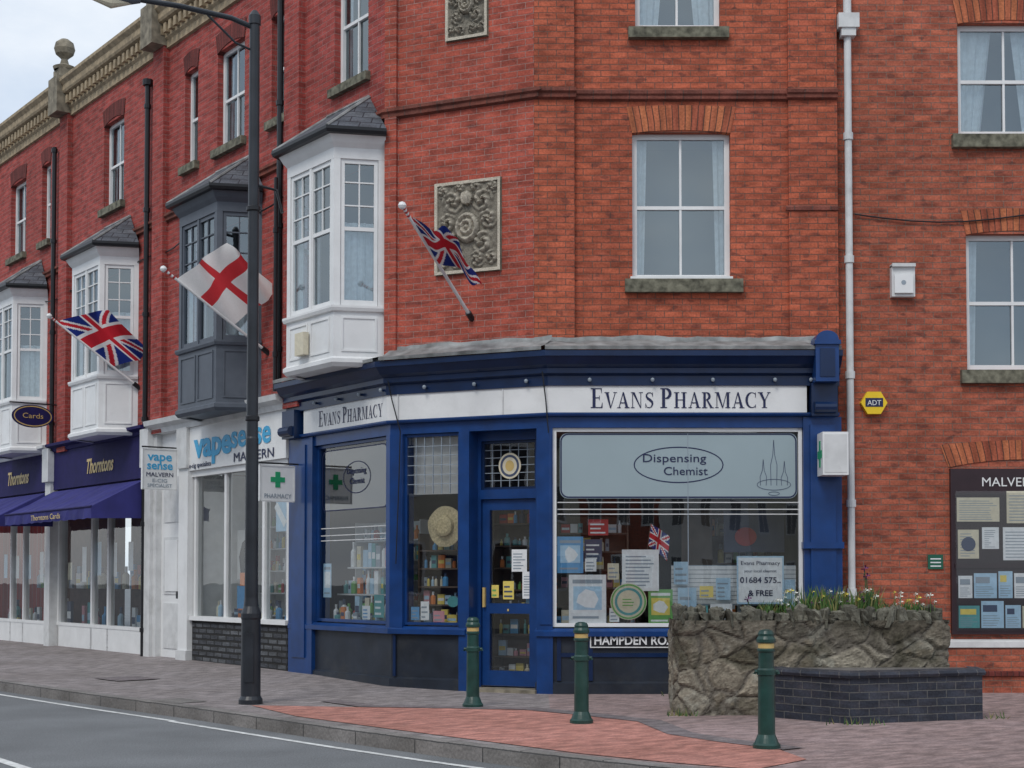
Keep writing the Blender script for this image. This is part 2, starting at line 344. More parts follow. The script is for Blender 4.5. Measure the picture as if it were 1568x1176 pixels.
G['S']=(stroke([(.54,.80),(.50,.92),(.38,.97),(.22,.95),(.12,.84),(.12,.72),(.22,.60),(.38,.50),(.52,.38),(.54,.24),(.46,.08),(.30,.02),(.14,.06),(.07,.22)],[.04,.05,.05,.06,.10,.13,.16,.18,.16,.12,.07,.05,.05,.04])+[rc(.04,.075,0,.3),rc(.54,.575,.70,1)],.66)
def serif(p,F,s,u0,u1,z,big,small,d,mat):
    lay=[];x=0
    for w in s.split(' '):
        for i,ch in enumerate(w):
            h=big if i==0 else small
            g,adv=G[ch]; lay.append((x,h,g)); x+=adv*h+0.035*small+.01
        x+=small*.35
    tot=x-small*.35; sx=(u1-u0)/tot; k=0
    for (x,h,g) in lay:
        for pl in g:
            k+=1
            p.poly([F.P(u0+(x+q[0]*h)*sx,d+(k%9)*0.0006,z+q[1]*h) for q in pl],mat)

# ------------------------------------------------------------------ windows
def niche(p,F,u0,u1,z0,z1,da,db,mat):
    P=F.P
    quad(p,F,u0,u1,z0,z1,db,mat)
    p.poly([P(u0,da,z0),P(u0,db,z0),P(u0,db,z1),P(u0,da,z1)],mat); p.poly([P(u1,db,z0),P(u1,da,z0),P(u1,da,z1),P(u1,db,z1)],mat)
    p.poly([P(u0,da,z1),P(u0,db,z1),P(u1,db,z1),P(u1,da,z1)],mat); p.poly([P(u0,db,z0),P(u0,da,z0),P(u1,da,z0),P(u1,db,z0)],mat)
def curtain(p,F,u0,u1,z0,z1,d,mat,flare=0.0):
    n=max(6,int((u1-u0)/0.025)); prev=None
    for i in range(n+1):
        t=i/n; dd=d+0.02*math.sin(t*n*1.3)+0.01*math.sin(t*n*2.9+1)
        a=u0+(u1-u0)*t; at=a+flare*t if flare>0 else a+flare*(1-t)
        cur=(F.P(a,dd,z0),F.P(at,dd,z1))
        if prev: p.poly([prev[0],cur[0],cur[1],prev[1]],mat)
        prev=cur
def sash(pw,pg,F,u0,u1,z0,z1,d=-.1,fr=WHITE,fw=.065,bars=True,cur='sides',back=ROOM,depth=.7,mid=0.5):
    box(pw,F,u0,u0+fw,d-.05,d,z0,z1,fr); box(pw,F,u1-fw,u1,d-.05,d,z0,z1,fr)
    box(pw,F,u0+fw,u1-fw,d-.05,d-.001,z1-fw,z1,fr); box(pw,F,u0+fw,u1-fw,d-.05,d-.001,z0,z0+fw*1.2,fr)
    zm=z0+(z1-z0)*mid
    box(pw,F,u0+fw,u1-fw,d-.06,d-.012,zm-.022,zm+.022,fr)
    um=(u0+u1)/2
    if bars: box(pw,F,um-.014,um+.014,d-.045,d-.016,z0+fw,z1-fw,fr)
    quad(pg,F,u0+fw*.5,u1-fw*.5,zm,z1-fw*.5,d-.03,GL_UP)
    quad(pg,F,u0+fw*.5,u1-fw*.5,z0+fw*.5,zm,d-.048,GL_UP)
    niche(pw,F,u0+.001,u1-.001,z0+.001,z1-.001,d-.05,d-depth,back)
    w=u1-u0
    if cur=='sides':
        curtain(pw,F,u0+fw*.6,u0+w*.13,z0+.03,z1-.03,d-.13,CURT,.04); curtain(pw,F,u1-w*.13,u1-fw*.6,z0+.03,z1-.03,d-.13,CURT,-.04)
    elif cur=='wide':
        curtain(pw,F,u0+fw*.6,u0+w*.28,z0+.03,z1-.03,d-.13,CURT,.15); curtain(pw,F,u1-w*.28,u1-fw*.6,z0+.03,z1-.03,d-.13,CURT,-.15)
def arch(p,F,u0,u1,z,h,mat,d=.012,flare=.08,rise=.05,n=14):
    prev=None
    for i in range(n+1):
        t=i/n; s=2*t-1
        a=(u0+(u1-u0)*t, z+rise*(1-s*s)); b=(u0-flare+(u1-u0+2*flare)*t, z+h+rise*(1-s*s)*.6)
        cur=(a,b,u0+(u1-u0)*t)
        if prev:
            q=[prev[0],cur[0],cur[1],prev[1]]
            p.poly([F.P(x,d,y) for x,y in q],mat,[(prev[2],.02),(cur[2],.02),(cur[2],.02+h),(prev[2],.02+h)])
            p.poly([F.P(prev[0][0],-.1,prev[0][1]),F.P(cur[0][0],-.1,cur[0][1]),F.P(cur[0][0],d,cur[0][1]),F.P(prev[0][0],d,prev[0][1])],mat)
        prev=cur

# ------------------------------------------------------------------ frames
D1=(.9135,-.4067); DL=(.598,-.801)
A=(.448,18.10); B=(-1.614,19.04)
FR=Fr(0,18.10,1,0); FC=Fr(A[0],A[1],*D1); FL=Fr(B[0],B[1],*DL)
A2=(.276,18.30); B2=(-1.645,19.155)
WR=Fr(0,18.38,1,0); WC=Fr(A2[0],A2[1],*D1); WL=Fr(B2[0],B2[1],*DL)
RB=Fr(0,18.44,1,0)
ROOFZ=11.0

# ================================================================== PHARMACY BUILDING
ph=parent_empty("corner_pharmacy_building")
w=Part()
wall(w,WR,.78,4.07,3.9,ROOFZ,[(1.507,2.739,5.15,7.01),(1.55,2.62,8.33,10.1)],BR_P)
box(w,WR,.276,.78,-.3,.08,3.9,ROOFZ,BR_P)
box(w,WR,3.46,4.07,-.1,.055,3.9,ROOFZ,BR_P)
wall(w,WC,-2.103,-.003,3.9,ROOFZ,[],BR_C)
box(w,WC,-2.10,-1.93,-.05,.05,3.9,ROOFZ,BR_C)
wall(w,WL,-2.62,0,3.9,ROOFZ,[(-1.36,-.46,8.17,9.9)],BR_T)
arch(w,WR,1.507,2.739,7.0,.33,BR_S,d=.010,flare=.07,rise=.035)
arch(w,WL,-1.36,-.46,9.88,.28,BR_D,d=.010,flare=.06,rise=.05)
w.poly([(4.07,18.38,ROOFZ),(4.07,28,ROOFZ),(-5.5,28,ROOFZ),(-3.2,21.3,ROOFZ),(B2[0],B2[1],ROOFZ),(A2[0],A2[1],ROOFZ)],LEAD)
w.poly([(4.07,18.38,0),(4.07,28,0),(4.07,28,ROOFZ),(4.07,18.38,ROOFZ)],BR_P)
w.poly([(4.07,28,0),(-5.5,28,0),(-5.5,28,ROOFZ),(4.07,28,ROOFZ)],BR_P)
w.build("brick_walls",ph)
w=Part(); g=Part()
sash(w,g,WR,1.507,2.739,5.15,7.01,cur='sides')
sash(w,g,WR,1.55,2.62,8.33,10.1,cur='wide')
sash(w,g,WL,-1.36,-.46,8.17,9.9,cur='sides')
box(w,WR,1.41,2.88,-.1,.09,4.98,5.145,SILL); box(w,WR,1.46,2.72,-.1,.09,8.19,8.325,SILL)
box(w,WR,1.48,2.76,-.09,.03,5.147,5.185,WHITE)
box(w,WL,-1.42,-.4,-.1,.08,8.05,8.165,SILL)
w.build("sash_windows",ph); g.build("upper_window_glass_panes",ph)
s=Part()
SC=brick("string_course_brick",(0.22,0.07,0.05),(0.15,0.055,0.042),(0.10,0.07,0.06),soot=.7,pale=.3,rh=.2)
pr=[(0,7.40),(.05,7.42),(.05,7.47),(.08,7.49),(.08,7.53),(0,7.56)]
sweep(s,[WL.xy(-2.62),B2,A2,WR.xy(.276,.0)],pr,SC)
sweep(s,[WR.xy(.27,.08),WR.xy(.80,.08)],pr[:-1]+[(-.1,7.56)],SC)
sweep(s,[WR.xy(.80),WR.xy(3.46)],[(0,7.40),(.05,7.42),(.05,7.46),(.07,7.48),(.07,7.52),(0,7.55)],SC)
sweep(s,[WR.xy(3.44,.055),WR.xy(4.07,.055)],[(0,7.40),(.05,7.42),(.05,7.46),(.07,7.48),(.07,7.52),(0,7.55)],SC)
sweep(s,[WR.xy(3.42,.055),WR.xy(4.07,.055)],[(0,6.00),(.02,6.01),(.02,6.05),(0,6.07)],SC)
s.build("string_course",ph)

def plaque(name,F,u0,u1,z0,z1,seed):
    nx=int((u1-u0)/.012); nzz=int((z1-z0)/.012); v=[];f=[];c=[]
    W=u1-u0;H=z1-z0
    for j in range(nzz+1):
        for i in range(nx+1):
            x=(i/nx*2-1); y=(j/nzz*2-1); ax=abs(x)
            e=min((1-abs(x))*W,(1-abs(y))*H)
            border=e<.085; bg=False
            if border: h=.03
            else:
                h=.0
                for (sx,sy,rr,tw,sgn) in ((.45,.55,.36,9,1),(.62,.12,.30,10,-1),(.45,-.35,.36,9,1),(.30,-.72,.26,11,-1),(.72,-.70,.22,12,1),(.74,.80,.2,12,-1),(.25,.84,.18,12,1)):
                    dx=ax-sx; dy=(y-sy)*H/W; r=math.hypot(dx,dy)
                    if r<rr:
                        a=math.atan2(dy,dx)*sgn
                        sp=.5+.5*math.sin(a*2+r*tw*3.2+seed)
                        lobes=.8+.2*math.sin(a*7)
                        h=max(h,(.25+.75*sp)*lobes*(1-(r/rr)**3)*.085)
                h+=.018*noise.noise(Vector((ax*9,y*9,seed)))
                rx=x*1.1; ry=(y+.02)*.95*H/W
                r=math.hypot(rx,ry)
                if r<.40: h=.05+.045*(.5+.5*math.cos(r*40))-r*.04+.02*noise.noise(Vector((x*14,y*14,1)))
                elif r<.44: h=.0
                r2=math.hypot(x*1.5,(y-.62)*1.7)
                if r2<.26: h=.095-.12*r2+.012*math.sin(x*40)
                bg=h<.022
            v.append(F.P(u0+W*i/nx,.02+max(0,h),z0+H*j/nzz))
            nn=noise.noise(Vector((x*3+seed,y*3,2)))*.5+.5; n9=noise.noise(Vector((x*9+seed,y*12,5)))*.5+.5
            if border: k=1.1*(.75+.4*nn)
            elif bg: k=.30+.25*nn  # occlusion shade painted into vertex colour: recesses dark, carving lighter with height
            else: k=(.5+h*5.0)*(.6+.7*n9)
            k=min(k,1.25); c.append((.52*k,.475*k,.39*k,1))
    for j in range(nzz):
        for i in range(nx):
            a=j*(nx+1)+i; f.append((a,a+1,a+nx+2,a+nx+1))
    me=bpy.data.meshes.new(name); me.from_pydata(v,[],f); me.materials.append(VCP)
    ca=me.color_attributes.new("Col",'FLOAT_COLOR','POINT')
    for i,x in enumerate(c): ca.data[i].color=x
    o=bpy.data.objects.new(name,me); scene.collection.objects.link(o); o.parent=ph
    p=Part(); box(p,F,u0-.004,u1+.004,-.05,.019,z0-.004,z1+.004,STONE)
    p.build(name+"_slab",ph)
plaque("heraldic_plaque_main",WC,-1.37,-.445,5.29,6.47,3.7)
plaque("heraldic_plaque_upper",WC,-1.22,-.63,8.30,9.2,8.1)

# ---------------- shopfront sweeps
SP=[FL.xy(-2.70),B,A,FR.xy(4.02)]
s=Part()
sweep(s,SP,[(-.16,3.41),(0,3.41),(.012,3.43),(.012,3.45)],BLUE)
sweep(s,SP,[(-.02,3.78),(.02,3.78),(.02,3.90),(.07,3.93),(.07,3.99),(.13,4.03),(.2,4.12),(.22,4.12),(.22,4.19),(-.2,4.22)],BLUED)
sweep(s,SP,[(-.30,3.27),(-.06,3.27),(-.06,3.41)],BLUE)
s.build("shopfront_cornice",ph)
s=Part()
def leadrun(Fq,ua,ub,dw,top):
    n=max(4,int((ub-ua)/.07)); prev=None
    for i in range(n+1):
        u=ua+(ub-ua)*i/n; z=top+.03*noise.noise(Vector((u*2.2,dw,0)))+.012*noise.noise(Vector((u*9,dw,3))); lap=.008 if int(u/.9)%2 else 0
        cur=[Fq.P(u,.232,4.196),Fq.P(u,.236+lap,4.238),Fq.P(u,.10,4.275+lap+.006*math.sin(u*13)),Fq.P(u,dw+.03+lap,z-.05),Fq.P(u,dw+.015,z)]
        if prev:
            for k in range(4): s.poly([prev[k],cur[k],cur[k+1],prev[k+1]],LEAD,[(u,k*.1),(u+.07,k*.1),(u+.07,k*.1+.1),(u,k*.1+.1)])
        prev=cur
leadrun(FR,.40,4.0,-.21,4.42); leadrun(FC,-2.257,.0,-.13,4.43); leadrun(FL,-2.7,.02,-.12,4.40)
s.build("lead_flashing",ph)
s=Part()
sweep(s,[FL.xy(-2.22),B,A,FR.xy(3.62)],[(-.05,3.45),(0,3.45),(0,3.78),(-.05,3.78)],WHITE)
for F_,u in ((FC,-.62),(FC,-2.1)): box(s,F_,u,u+.012,0,.006,3.452,3.778,WHITED)
s.build("white_fascia_board",ph)
s=Part()
for F,us in ((FR,[.95,1.72,2.46,3.22,3.66]),(FC,[-.27,-.98,-1.68]),(FL,[-.05,-.6,-1.2,-1.8])):
    for u in us:
        tube(s,[F.P(u,.0,3.845),F.P(u,.06,3.845)],.016,BLUED,8)
        lathe(s,*F.xy(u,.07),[(0,3.818),(.018,3.826),(.025,3.845),(.018,3.864),(0,3.872)],INKL,10)
s.build("fascia_bulb_lamps",ph)
s=Part()
serif(s,FR,"EVANS PHARMACY",.967,3.19,3.505,.245,.195,.003,NAVY)
serif(s,FL,"EVANS PHARMACY",-1.78,-.09,3.515,.215,.17,.003,NAVY)
s.build("fascia_lettering",ph)
s=Part()
p1=[FL.xy(-2.70),B,FC.xy(-1.15)]; p2=[FC.xy(-.20),A,FR.xy(4.0)]
for pp in (p1,p2):
    sweep(s,pp,[(-.3,.001),(-.05,0.001),(-.05,.13),(-.09,.15),(-.09,.70)],RISER)
    sweep(s,pp,[(-.09,.70),(-.02,.705),(-.02,.765),(-.07,.80),(-.30,.815)],BLUE)
for u in (.55,.94,2.5,3.5): box(s,FR,u,u+.05,-.088,-.07,.16,.69,BLUED)
for u in (-2.2,-1.2): box(s,FC,u,u+.04,-.088,-.07,.16,.69,BLUED)
box(s,FR,.60,3.5,-.088,-.075,.45,.50,BLUED)
s.build("stall_riser",ph)
s=Part()
def pil(path,z0,z1,d,mat=BLUE): sweep(s,path,[(-.32,z0),(d,z0),(d,z1),(-.32,z1)],mat)
pil([FC.xy(-.18),A,FR.xy(.50)],.0,3.27,-.045)
pil([FC.xy(-.13),A,FR.xy(.485)],.85,3.2,-.03)
pil([FL.xy(-.10),B,FC.xy(-2.06)],.70,3.27,-.05)
pil([FC.xy(-1.25),FC.xy(-1.105)],.0,3.27,-.05)
pil([FL.xy(-2.70),FL.xy(-2.02)],.0,3.40,-.03)
pil([FL.xy(-2.58),FL.xy(-2.2)],.3,3.3,-.01)
pil([FR.xy(3.58),FR.xy(4.05)],.0,3.40,-.03)
pil([FR.xy(3.66),FR.xy(3.97)],.85,3.3,.0)
box(s,FR,3.56,4.06,-.3,.03,1.78,1.86,BLUE); box(s,FR,3.56,4.06,-.3,.02,.8,.86,BLUE)
for F,u0,u1 in ((FR,3.66,3.98),(FL,-2.68,-2.32)):
    box(s,F,u0,u1,-.2,.10,3.40,3.80,BLUED)
    if F is FR:
        box(s,F,u0+.02,u1-.02,.0,.27,3.80,4.25,BLUE); box(s,F,u0,u1,.0,.30,4.25,4.30,BLUE); box(s,F,u0+.07,u1-.07,.27,.283,3.86,4.20,BLUED)
        n=10; c=(u0+u1)/2; r=(u1-u0)/2-.02
        for i in range(n):
            a=math.pi*i/n; b=math.pi*(i+1)/n
            s.poly([F.P(c+r*math.cos(a),.28,4.30+.12*math.sin(a)),F.P(c+r*math.cos(b),.28,4.30+.12*math.sin(b)),F.P(c+r*math.cos(b),-.1,4.30+.12*math.sin(b)),F.P(c+r*math.cos(a),-.1,4.30+.12*math.sin(a))],BLUE)
        s.poly([F.P(c+r*math.cos(math.pi*i/n),.28,4.30+.12*math.sin(math.pi*i/n)) for i in range(n+1)],BLUE)
    tube(s,[F.P(u0+.03,.12,3.5),F.P(u1-.03,.12,3.5)],.07,BLUED,12)
s.build("shopfront_pilasters",ph)

def glaze(p,g,F,u0,u1,z0,z1,d,fw,fr,gm):
    box(p,F,u0,u0+fw,d-.04,d+.02,z0,z1,fr); box(p,F,u1-fw,u1,d-.04,d+.02,z0,z1,fr)
    box(p,F,u0+fw,u1-fw,d-.04,d+.018,z0,z0+fw,fr); box(p,F,u0+fw,u1-fw,d-.04,d+.018,z1-fw,z1,fr)
    quad(g,F,u0+fw*.5,u1-fw*.5,z0+fw*.5,z1-fw*.5,d-.01,gm)
s=Part(); g=Part()
glaze(s,g,FR,.502,3.575,.82,3.268,-.11,.045,WHITE,GL_SH)
glaze(s,g,FC,-2.055,-1.255,.82,3.265,-.13,.035,BLUE,GL_SH)
glaze(s,g,FL,-2.015,-.105,.82,3.265,-.13,.04,BLUE,GL_SD)
box(s,FR,2.166,2.174,-.125,-.112,.86,3.22,INKL)
for F,u0,u1,z0,z1,d in ((FC,-2.02,-1.29,2.5,3.23,-.135),(FC,-1.05,-.32,2.56,3.14,-.37)):
    n=6
    for i in range(1,n): box(s,F,u0+(u1-u0)*i/n-.004,u0+(u1-u0)*i/n+.004,d-.01,d+.008,z0,z1,INKL)
    for j in range(1,n): box(s,F,u0,u1,d-.01,d+.006,z0+(z1-z0)*j/n-.004,z0+(z1-z0)*j/n+.004,INKL)
quad(s,FC,-2.02,-1.29,2.5,3.23,-.30,SHELFW)
box(s,FC,-1.105,-1.06,-.42,-.30,0,3.27,BLUE); box(s,FC,-.30,-.182,-.42,-.30,0,3.27,BLUE)
box(s,FC,-1.06,-.30,-.42,-.30,2.42,2.54,BLUE); box(s,FC,-1.06,-.30,-.42,-.30,3.16,3.27,BLUE)
box(s,FC,-1.105,-.18,-.42,.0,-.02,.04,STONE)
glaze(s,g,FC,-1.058,-.302,2.542,3.158,-.36,.03,BLUED,GL_SH)
DU0,DU1=-1.055,-.305
box(s,FC,DU0,DU0+.10,-.42,-.345,.045,2.415,BLUE); box(s,FC,DU1-.10,DU1,-.42,-.345,.045,2.415,BLUE)
for z0,z1 in ((.045,.25),(.97,1.10),(2.28,2.415)): box(s,FC,DU0+.10,DU1-.10,-.42,-.347,z0,z1,BLUE)
quad(g,FC,DU0+.1,DU1-.1,.25,.97,-.38,GL_SH); quad(g,FC,DU0+.1,DU1-.1,1.1,2.28,-.38,GL_SH)
box(s,FC,DU0+.02,DU0+.05,-.345,-.30,1.05,1.3,GOLD)
box(s,FC,DU0+.35,DU0+.37,-.346,-.335,1.0,1.03,GOLD)
tube(s,[FC.P(-2.2,.08,3.95),FC.P(-2.15,.06,3.7),FC.P(-2.05,.02,3.3),FC.P(-2.08,.0,2.6),FC.P(-2.12,.0,1.6)],.008,BLACK,5)
tube(s,[FC.P(-.05,.08,3.95),FC.P(-.02,.04,3.6),FC.P(.0,.0,3.2)],.008,BLACK,5)
s.build("shopfront_joinery",ph); g.build("shopfront_glass",ph)

# ---------------- interior
s=Part()
loop=[(-3.1,21.15),(-1.50,19.25),(.5,18.45),(3.95,18.45),(3.95,21.0),(-.5,21.6),(-2.6,21.6)]
s.poly([(x,y,.06) for x,y in loop],INTF); s.poly([(x,y,3.42) for x,y in loop][::-1],SHELFW)
for i in (3,4,5,6):
    a=loop[i]; b=loop[(i+1)%7]
    s.poly([(a[0],a[1],0),(b[0],b[1],0),(b[0],b[1],3.42),(a[0],a[1],3.42)],DARK)
s.build("shop_interior",ph)
PAL=[PW,PW,PB,PG,PY,PLB,PO,PP,PT,PCR,PR,INK,INKL,PCR,PT]
BOT=[PW,PW,PW,PT,PLB,PCR,PP,PO,PT,INKL,PLB,PB,PG,PR]
def products(p,F,u0,u1,z,d0,d1,h0,h1,w0=.05,w1=.12,fill=.9,pal=PAL):
    u=u0
    while u<u1-w0:
        ww=w0+(w1-w0)*R(); hh=h0+(h1-h0)*R()
        if R()<fill:
            d=d0+(d1-d0)*R()*.6; m=random.choice(pal)
            if R()<.45:
                x,y=F.xy(u+ww/2,d); r=ww*.36
                lathe(p,x,y,[(r,z+.002),(r,z+hh*.62),(r*.4,z+hh*.74)],m,9); lathe(p,x,y,[(r*.4,z+hh*.74),(r*.45,z+hh),(0,z+hh)],random.choice([PW,INK,m]),9)
            else:
                box(p,F,u+.004,u+ww-.004,d-.05,d,z+.002,z+hh,m)
                quad(p,F,u+.012,u+ww-.012,z+hh*.35,z+hh*.62,d+.001,random.choice([PW,INK,PLB,PY]))
        u+=ww
def shelfunit(p,F,u0,u1,d,z0,z1,n,mat,pal=PAL,hh=(.10,.26),fill=.9):
    box(p,F,u0-.02,u0,d-.3,d,z0,z1,mat); box(p,F,u1,u1+.02,d-.3,d,z0,z1,mat); quad(p,F,u0,u1,z0,z1,d-.29,mat)
    for i in range(n):
        z=z0+(z1-z0)*i/n
        box(p,F,u0,u1,d-.285,d,z,z+.02,mat)
        products(p,F,u0+.02,u1-.02,z+.02,d-.14,d-.02,hh[0],min(hh[1],(z1-z0)/n-.05),fill=fill,pal=pal)
s=Part()
shelfunit(s,FR,.60,1.45,-.55,.82,2.2,6,SHELF,fill=.75)
shelfunit(s,FR,2.35,3.4,-1.3,.2,2.3,6,SHELF)
shelfunit(s,FC,-2.0,-1.28,-.42,.82,2.0,5,SHELF)
shelfunit(s,FC,-1.12,-.2,-.85,.1,2.4,8,SHELF,hh=(.08,.2))
shelfunit(s,FL,-1.95,-.3,-.70,.82,2.2,5,SHELFW,fill=.75,pal=BOT)
box(s,FR,.505,3.57,-.52,-.16,.74,.83,SHELFW); box(s,FC,-2.05,-1.26,-.4,-.18,.74,.83,SHELFW); box(s,FL,-2.0,-.15,-.6,-.18,.74,.83,SHELFW)
products(s,FR,1.2,3.5,.83,-.45,-.3,.08,.2,fill=.5)
products(s,FR,.55,.95,.83,-.30,-.2,.08,.2,fill=.8)
products(s,FC,-2.0,-1.3,.83,-.30,-.2,.08,.2,.08,.16)
box(s,FL,-1.95,-.2,-.60,-.40,1.18,1.2,SHELFW); box(s,FL,-1.7,-.2,-.60,-.42,1.55,1.57,SHELFW)
products(s,FL,-1.95,-.2,1.2,-.52,-.42,.18,.33,.07,.13,pal=BOT)
products(s,FL,-1.7,-.2,1.57,-.52,-.44,.2,.42,.08,.14,.85,pal=BOT)
products(s,FL,-1.95,-.2,.83,-.42,-.32,.18,.36,.07,.14,pal=BOT)
products(s,FL,-1.95,-.2,.83,-.28,-.2,.08,.26,.08,.15,pal=BOT)
quad(s,FR,2.72,3.5,1.75,2.28,-.9,INK); disc(s,FR,3.0,1.95,.14,.12,-.88,PR); quad(s,FR,2.2,2.6,.9,2.3,-1.1,SHELF)
s.build("shop_shelving_and_stock",ph)

# ---------------- posters & vinyl
s=Part()
def poster(F,u0,u1,z0,z1,d,m,lines=5,ink=INKL,block=None):
    quad(s,F,u0,u1,z0,z1,d,m); w_=u1-u0;h_=z1-z0
    if block:
        quad(s,F,u0+w_*.12,u1-w_*.12,z0+h_*.28,z0+h_*.76,d+.002,block)
        n=7; s.poly([F.P(u0+w_*(.5+.28*(.7+.5*R())*math.cos(2*math.pi*k/n)),d+.003,z0+h_*(.5+.2*(.7+.5*R())*math.sin(2*math.pi*k/n))) for k in range(n)],PW)
        quad(s,F,u0+w_*.1,u1-w_*.1,z0+h_*.82,z0+h_*.9,d+.002,ink)
        quad(s,F,u0+w_*.1,u1-w_*.2,z0+h_*.1,z0+h_*.15,d+.002,ink)
    else:
        for i in range(lines):
            zz=z0+h_*(.12+.78*i/max(1,lines)); quad(s,F,u0+w_*.1,u0+w_*(.55+.35*R()),zz,zz+h_*.28/lines,d+.002,ink)
dp=-.135
poster(FR,.556,.879,1.48,1.93,dp,PB,block=PLB); poster(FR,.70,1.16,.86,1.46,dp,PW,block=PLB)
poster(FR,1.355,1.81,1.26,1.77,dp,PW,9); poster(FR,1.68,1.98,.84,1.28,dp-.01,PG,block=PY,ink=PW)
disc(s,FR,1.435,1.13,.225,.225,dp+.004,PCR); ring(s,FR,1.435,1.13,.215,.215,.02,dp+.006,PG); ring(s,FR,1.435,1.13,.17,.17,.03,dp+.006,PT); poster(FR,1.34,1.53,1.06,1.2,dp+.008,PCR,3,PG)
quad(s,FR,2.77,3.35,1.10,1.69,dp,PLB); quad(s,FR,2.79,3.33,1.12,1.67,dp+.001,PW)
for i in range(9): quad(s,FR,1.98,3.53,1.10+i*.053,1.145+i*.053,-.30,PW)
quad(s,FR,1.98,3.53,1.08,1.58,-.305,INKL)
poster(FR,2.31,2.48,1.18,1.32,dp,PY,2); poster(FR,2.05,2.28,.88,1.3,-.2,PLB,3); poster(FR,2.45,2.72,.86,1.1,-.2,PW,3); poster(FR,2.0,2.18,1.34,1.62,-.2,PLB,3); poster(FR,2.52,2.7,1.15,1.42,-.19,PLB,4); poster(FR,2.3,2.42,.86,1.08,-.19,PT,2,PW)
poster(FR,.90,1.12,1.62,1.90,-.3,INK,4,PW); poster(FR,.95,1.2,1.95,2.15,-.32,PR,3,PW); poster(FR,1.20,1.32,.88,1.05,dp,PW,3); poster(FR,3.36,3.5,.95,1.4,-.2,PLB,3)
poster(FR,.90,1.04,1.5,1.66,dp,PW,3); poster(FR,1.18,1.32,1.4,1.6,-.16,PCR,3)
def rrect(u0,u1,z0,z1,r,n=6):
    pts=[]
    for cx,cz,a0 in ((u1-r,z1-r,0),(u0+r,z1-r,90),(u0+r,z0+r,180),(u1-r,z0+r,270)):
        for i in range(n+1):
            a=math.radians(a0+90*i/n); pts.append((cx+r*math.cos(a),cz+r*math.sin(a)))
    return pts
VP=-.116
q=rrect(.59,3.52,2.40,3.21,.10); s.poly([FR.P(a,VP,b) for a,b in q],FROST)
q2=rrect(.605,3.505,2.415,3.195,.09); pline(s,FR,q2+[q2[0]],.018,VP+.002,NAVY)
ring(s,FR,2.056,2.815,.555,.225,.014,VP+.003,NAVY)
for z in (2.345,2.26,2.20): quad(s,FR,.56,3.54,z,z+.012,VP,SHELFW)
cx,cz=3.23,2.44
for dx,h in ((-.13,.38),(0,.62),(.13,.36)):
    pts=[(cx+dx-.035,cz+.12),(cx+dx-.04,cz+h*.6),(cx+dx-.012,cz+h*.8),(cx+dx,cz+h+.06),(cx+dx+.012,cz+h*.8),(cx+dx+.04,cz+h*.6),(cx+dx+.035,cz+.12)]
    pline(s,FR,pts,.007,VP+.003,INK)
ring(s,FR,cx,cz+.13,.21,.07,.007,VP+.004,INK); ring(s,FR,cx,cz+.02,.07,.025,.007,VP+.004,INK)
q=rrect(-1.9,-.2,2.35,3.18,.1); s.poly([FL.P(a,VP-.02,b) for a,b in q],glassmat("light_vinyl",.18,(.55,.62,.65)))
pline(s,FL,q+[q[0]],.014,VP-.016,NAVY); ring(s,FL,-.98,2.78,.36,.22,.012,VP-.015,NAVY)
for z in (2.1,2.0,1.93): quad(s,FL,-1.95,-.15,z,z+.012,VP-.02,SHELFW)
disc(s,FC,-.68,2.84,.155,.165,-.355,PCR); ring(s,FC,-.68,2.84,.13,.14,.03,-.353,INK); disc(s,FC,-.68,2.84,.06,.07,-.352,GOLD)
# straw hat hanging in the side window (brim + crown)
prevr=None
for (rr,dd_) in ((.25,-.235),(.13,-.225),(.12,-.17),(.09,-.155),(0.001,-.152)):
    cur=[FC.P(-1.53+rr*math.cos(2*math.pi*k/28),dd_+.012*math.sin(k*1.1)*(rr>.2),2.08+rr*1.05*math.sin(2*math.pi*k/28)) for k in range(28)]
    if prevr:
        for k in range(28): s.poly([prevr[k],prevr[(k+1)%28],cur[(k+1)%28],cur[k]],STRAW)
    prevr=cur
dd=-.372
poster(FC,-.66,-.45,1.50,1.78,dd,PW,6); poster(FC,-.51,-.31,1.16,1.50,dd+.006,PW,8); poster(FC,-.78,-.63,1.15,1.38,dd,PY,3,INK); poster(FC,-.94,-.84,1.17,1.33,dd,PY,2,PG)
poster(FC,-1.98,-1.86,.88,1.05,-.155,PB,3); poster(FC,-1.84,-1.72,.88,1.12,-.152,PW,3); disc(s,FC,-1.38,1.12,.08,.07,-.155,PT); poster(FC,-1.66,-1.5,.86,1.0,-.155,PP,2)
poster(FL,-1.9,-1.68,1.15,1.62,-.15,PLB,block=PW); poster(FL,-.55,-.3,.9,1.2,-.15,PT,3,PW); poster(FL,-.85,-.65,.87,1.05,-.15,PW,3,PB)
s.build("posters_and_window_vinyl",ph)
text("Dispensing",FR,2.0,2.85,.145,VP+.004,NAVY,ph,"window_text",width=.78); text("Chemist",FR,2.14,2.69,.145,VP+.004,NAVY,ph,"window_text_lower",width=.54)
text("Dispensing",FL,-.99,2.83,.12,VP-.014,NAVY,ph,"side_window_text",width=.5); text("Chemist",FL,-.97,2.69,.12,VP-.014,NAVY,ph,"side_window_text_lower",width=.38)
text("Evans Pharmacy",FR,3.06,1.58,.07,dp+.004,NAVY,ph,"poster_heading",width=.48); text("your local chemist",FR,3.06,1.49,.05,dp+.004,INK,ph,"poster_line",width=.4)
text("01684 575..",FR,3.06,1.36,.10,dp+.004,NAVY,ph,"poster_phone",width=.5,bold=.002); text("& FREE",FR,3.06,1.20,.10,dp+.004,NAVY,ph,"poster_free",width=.3,bold=.002)

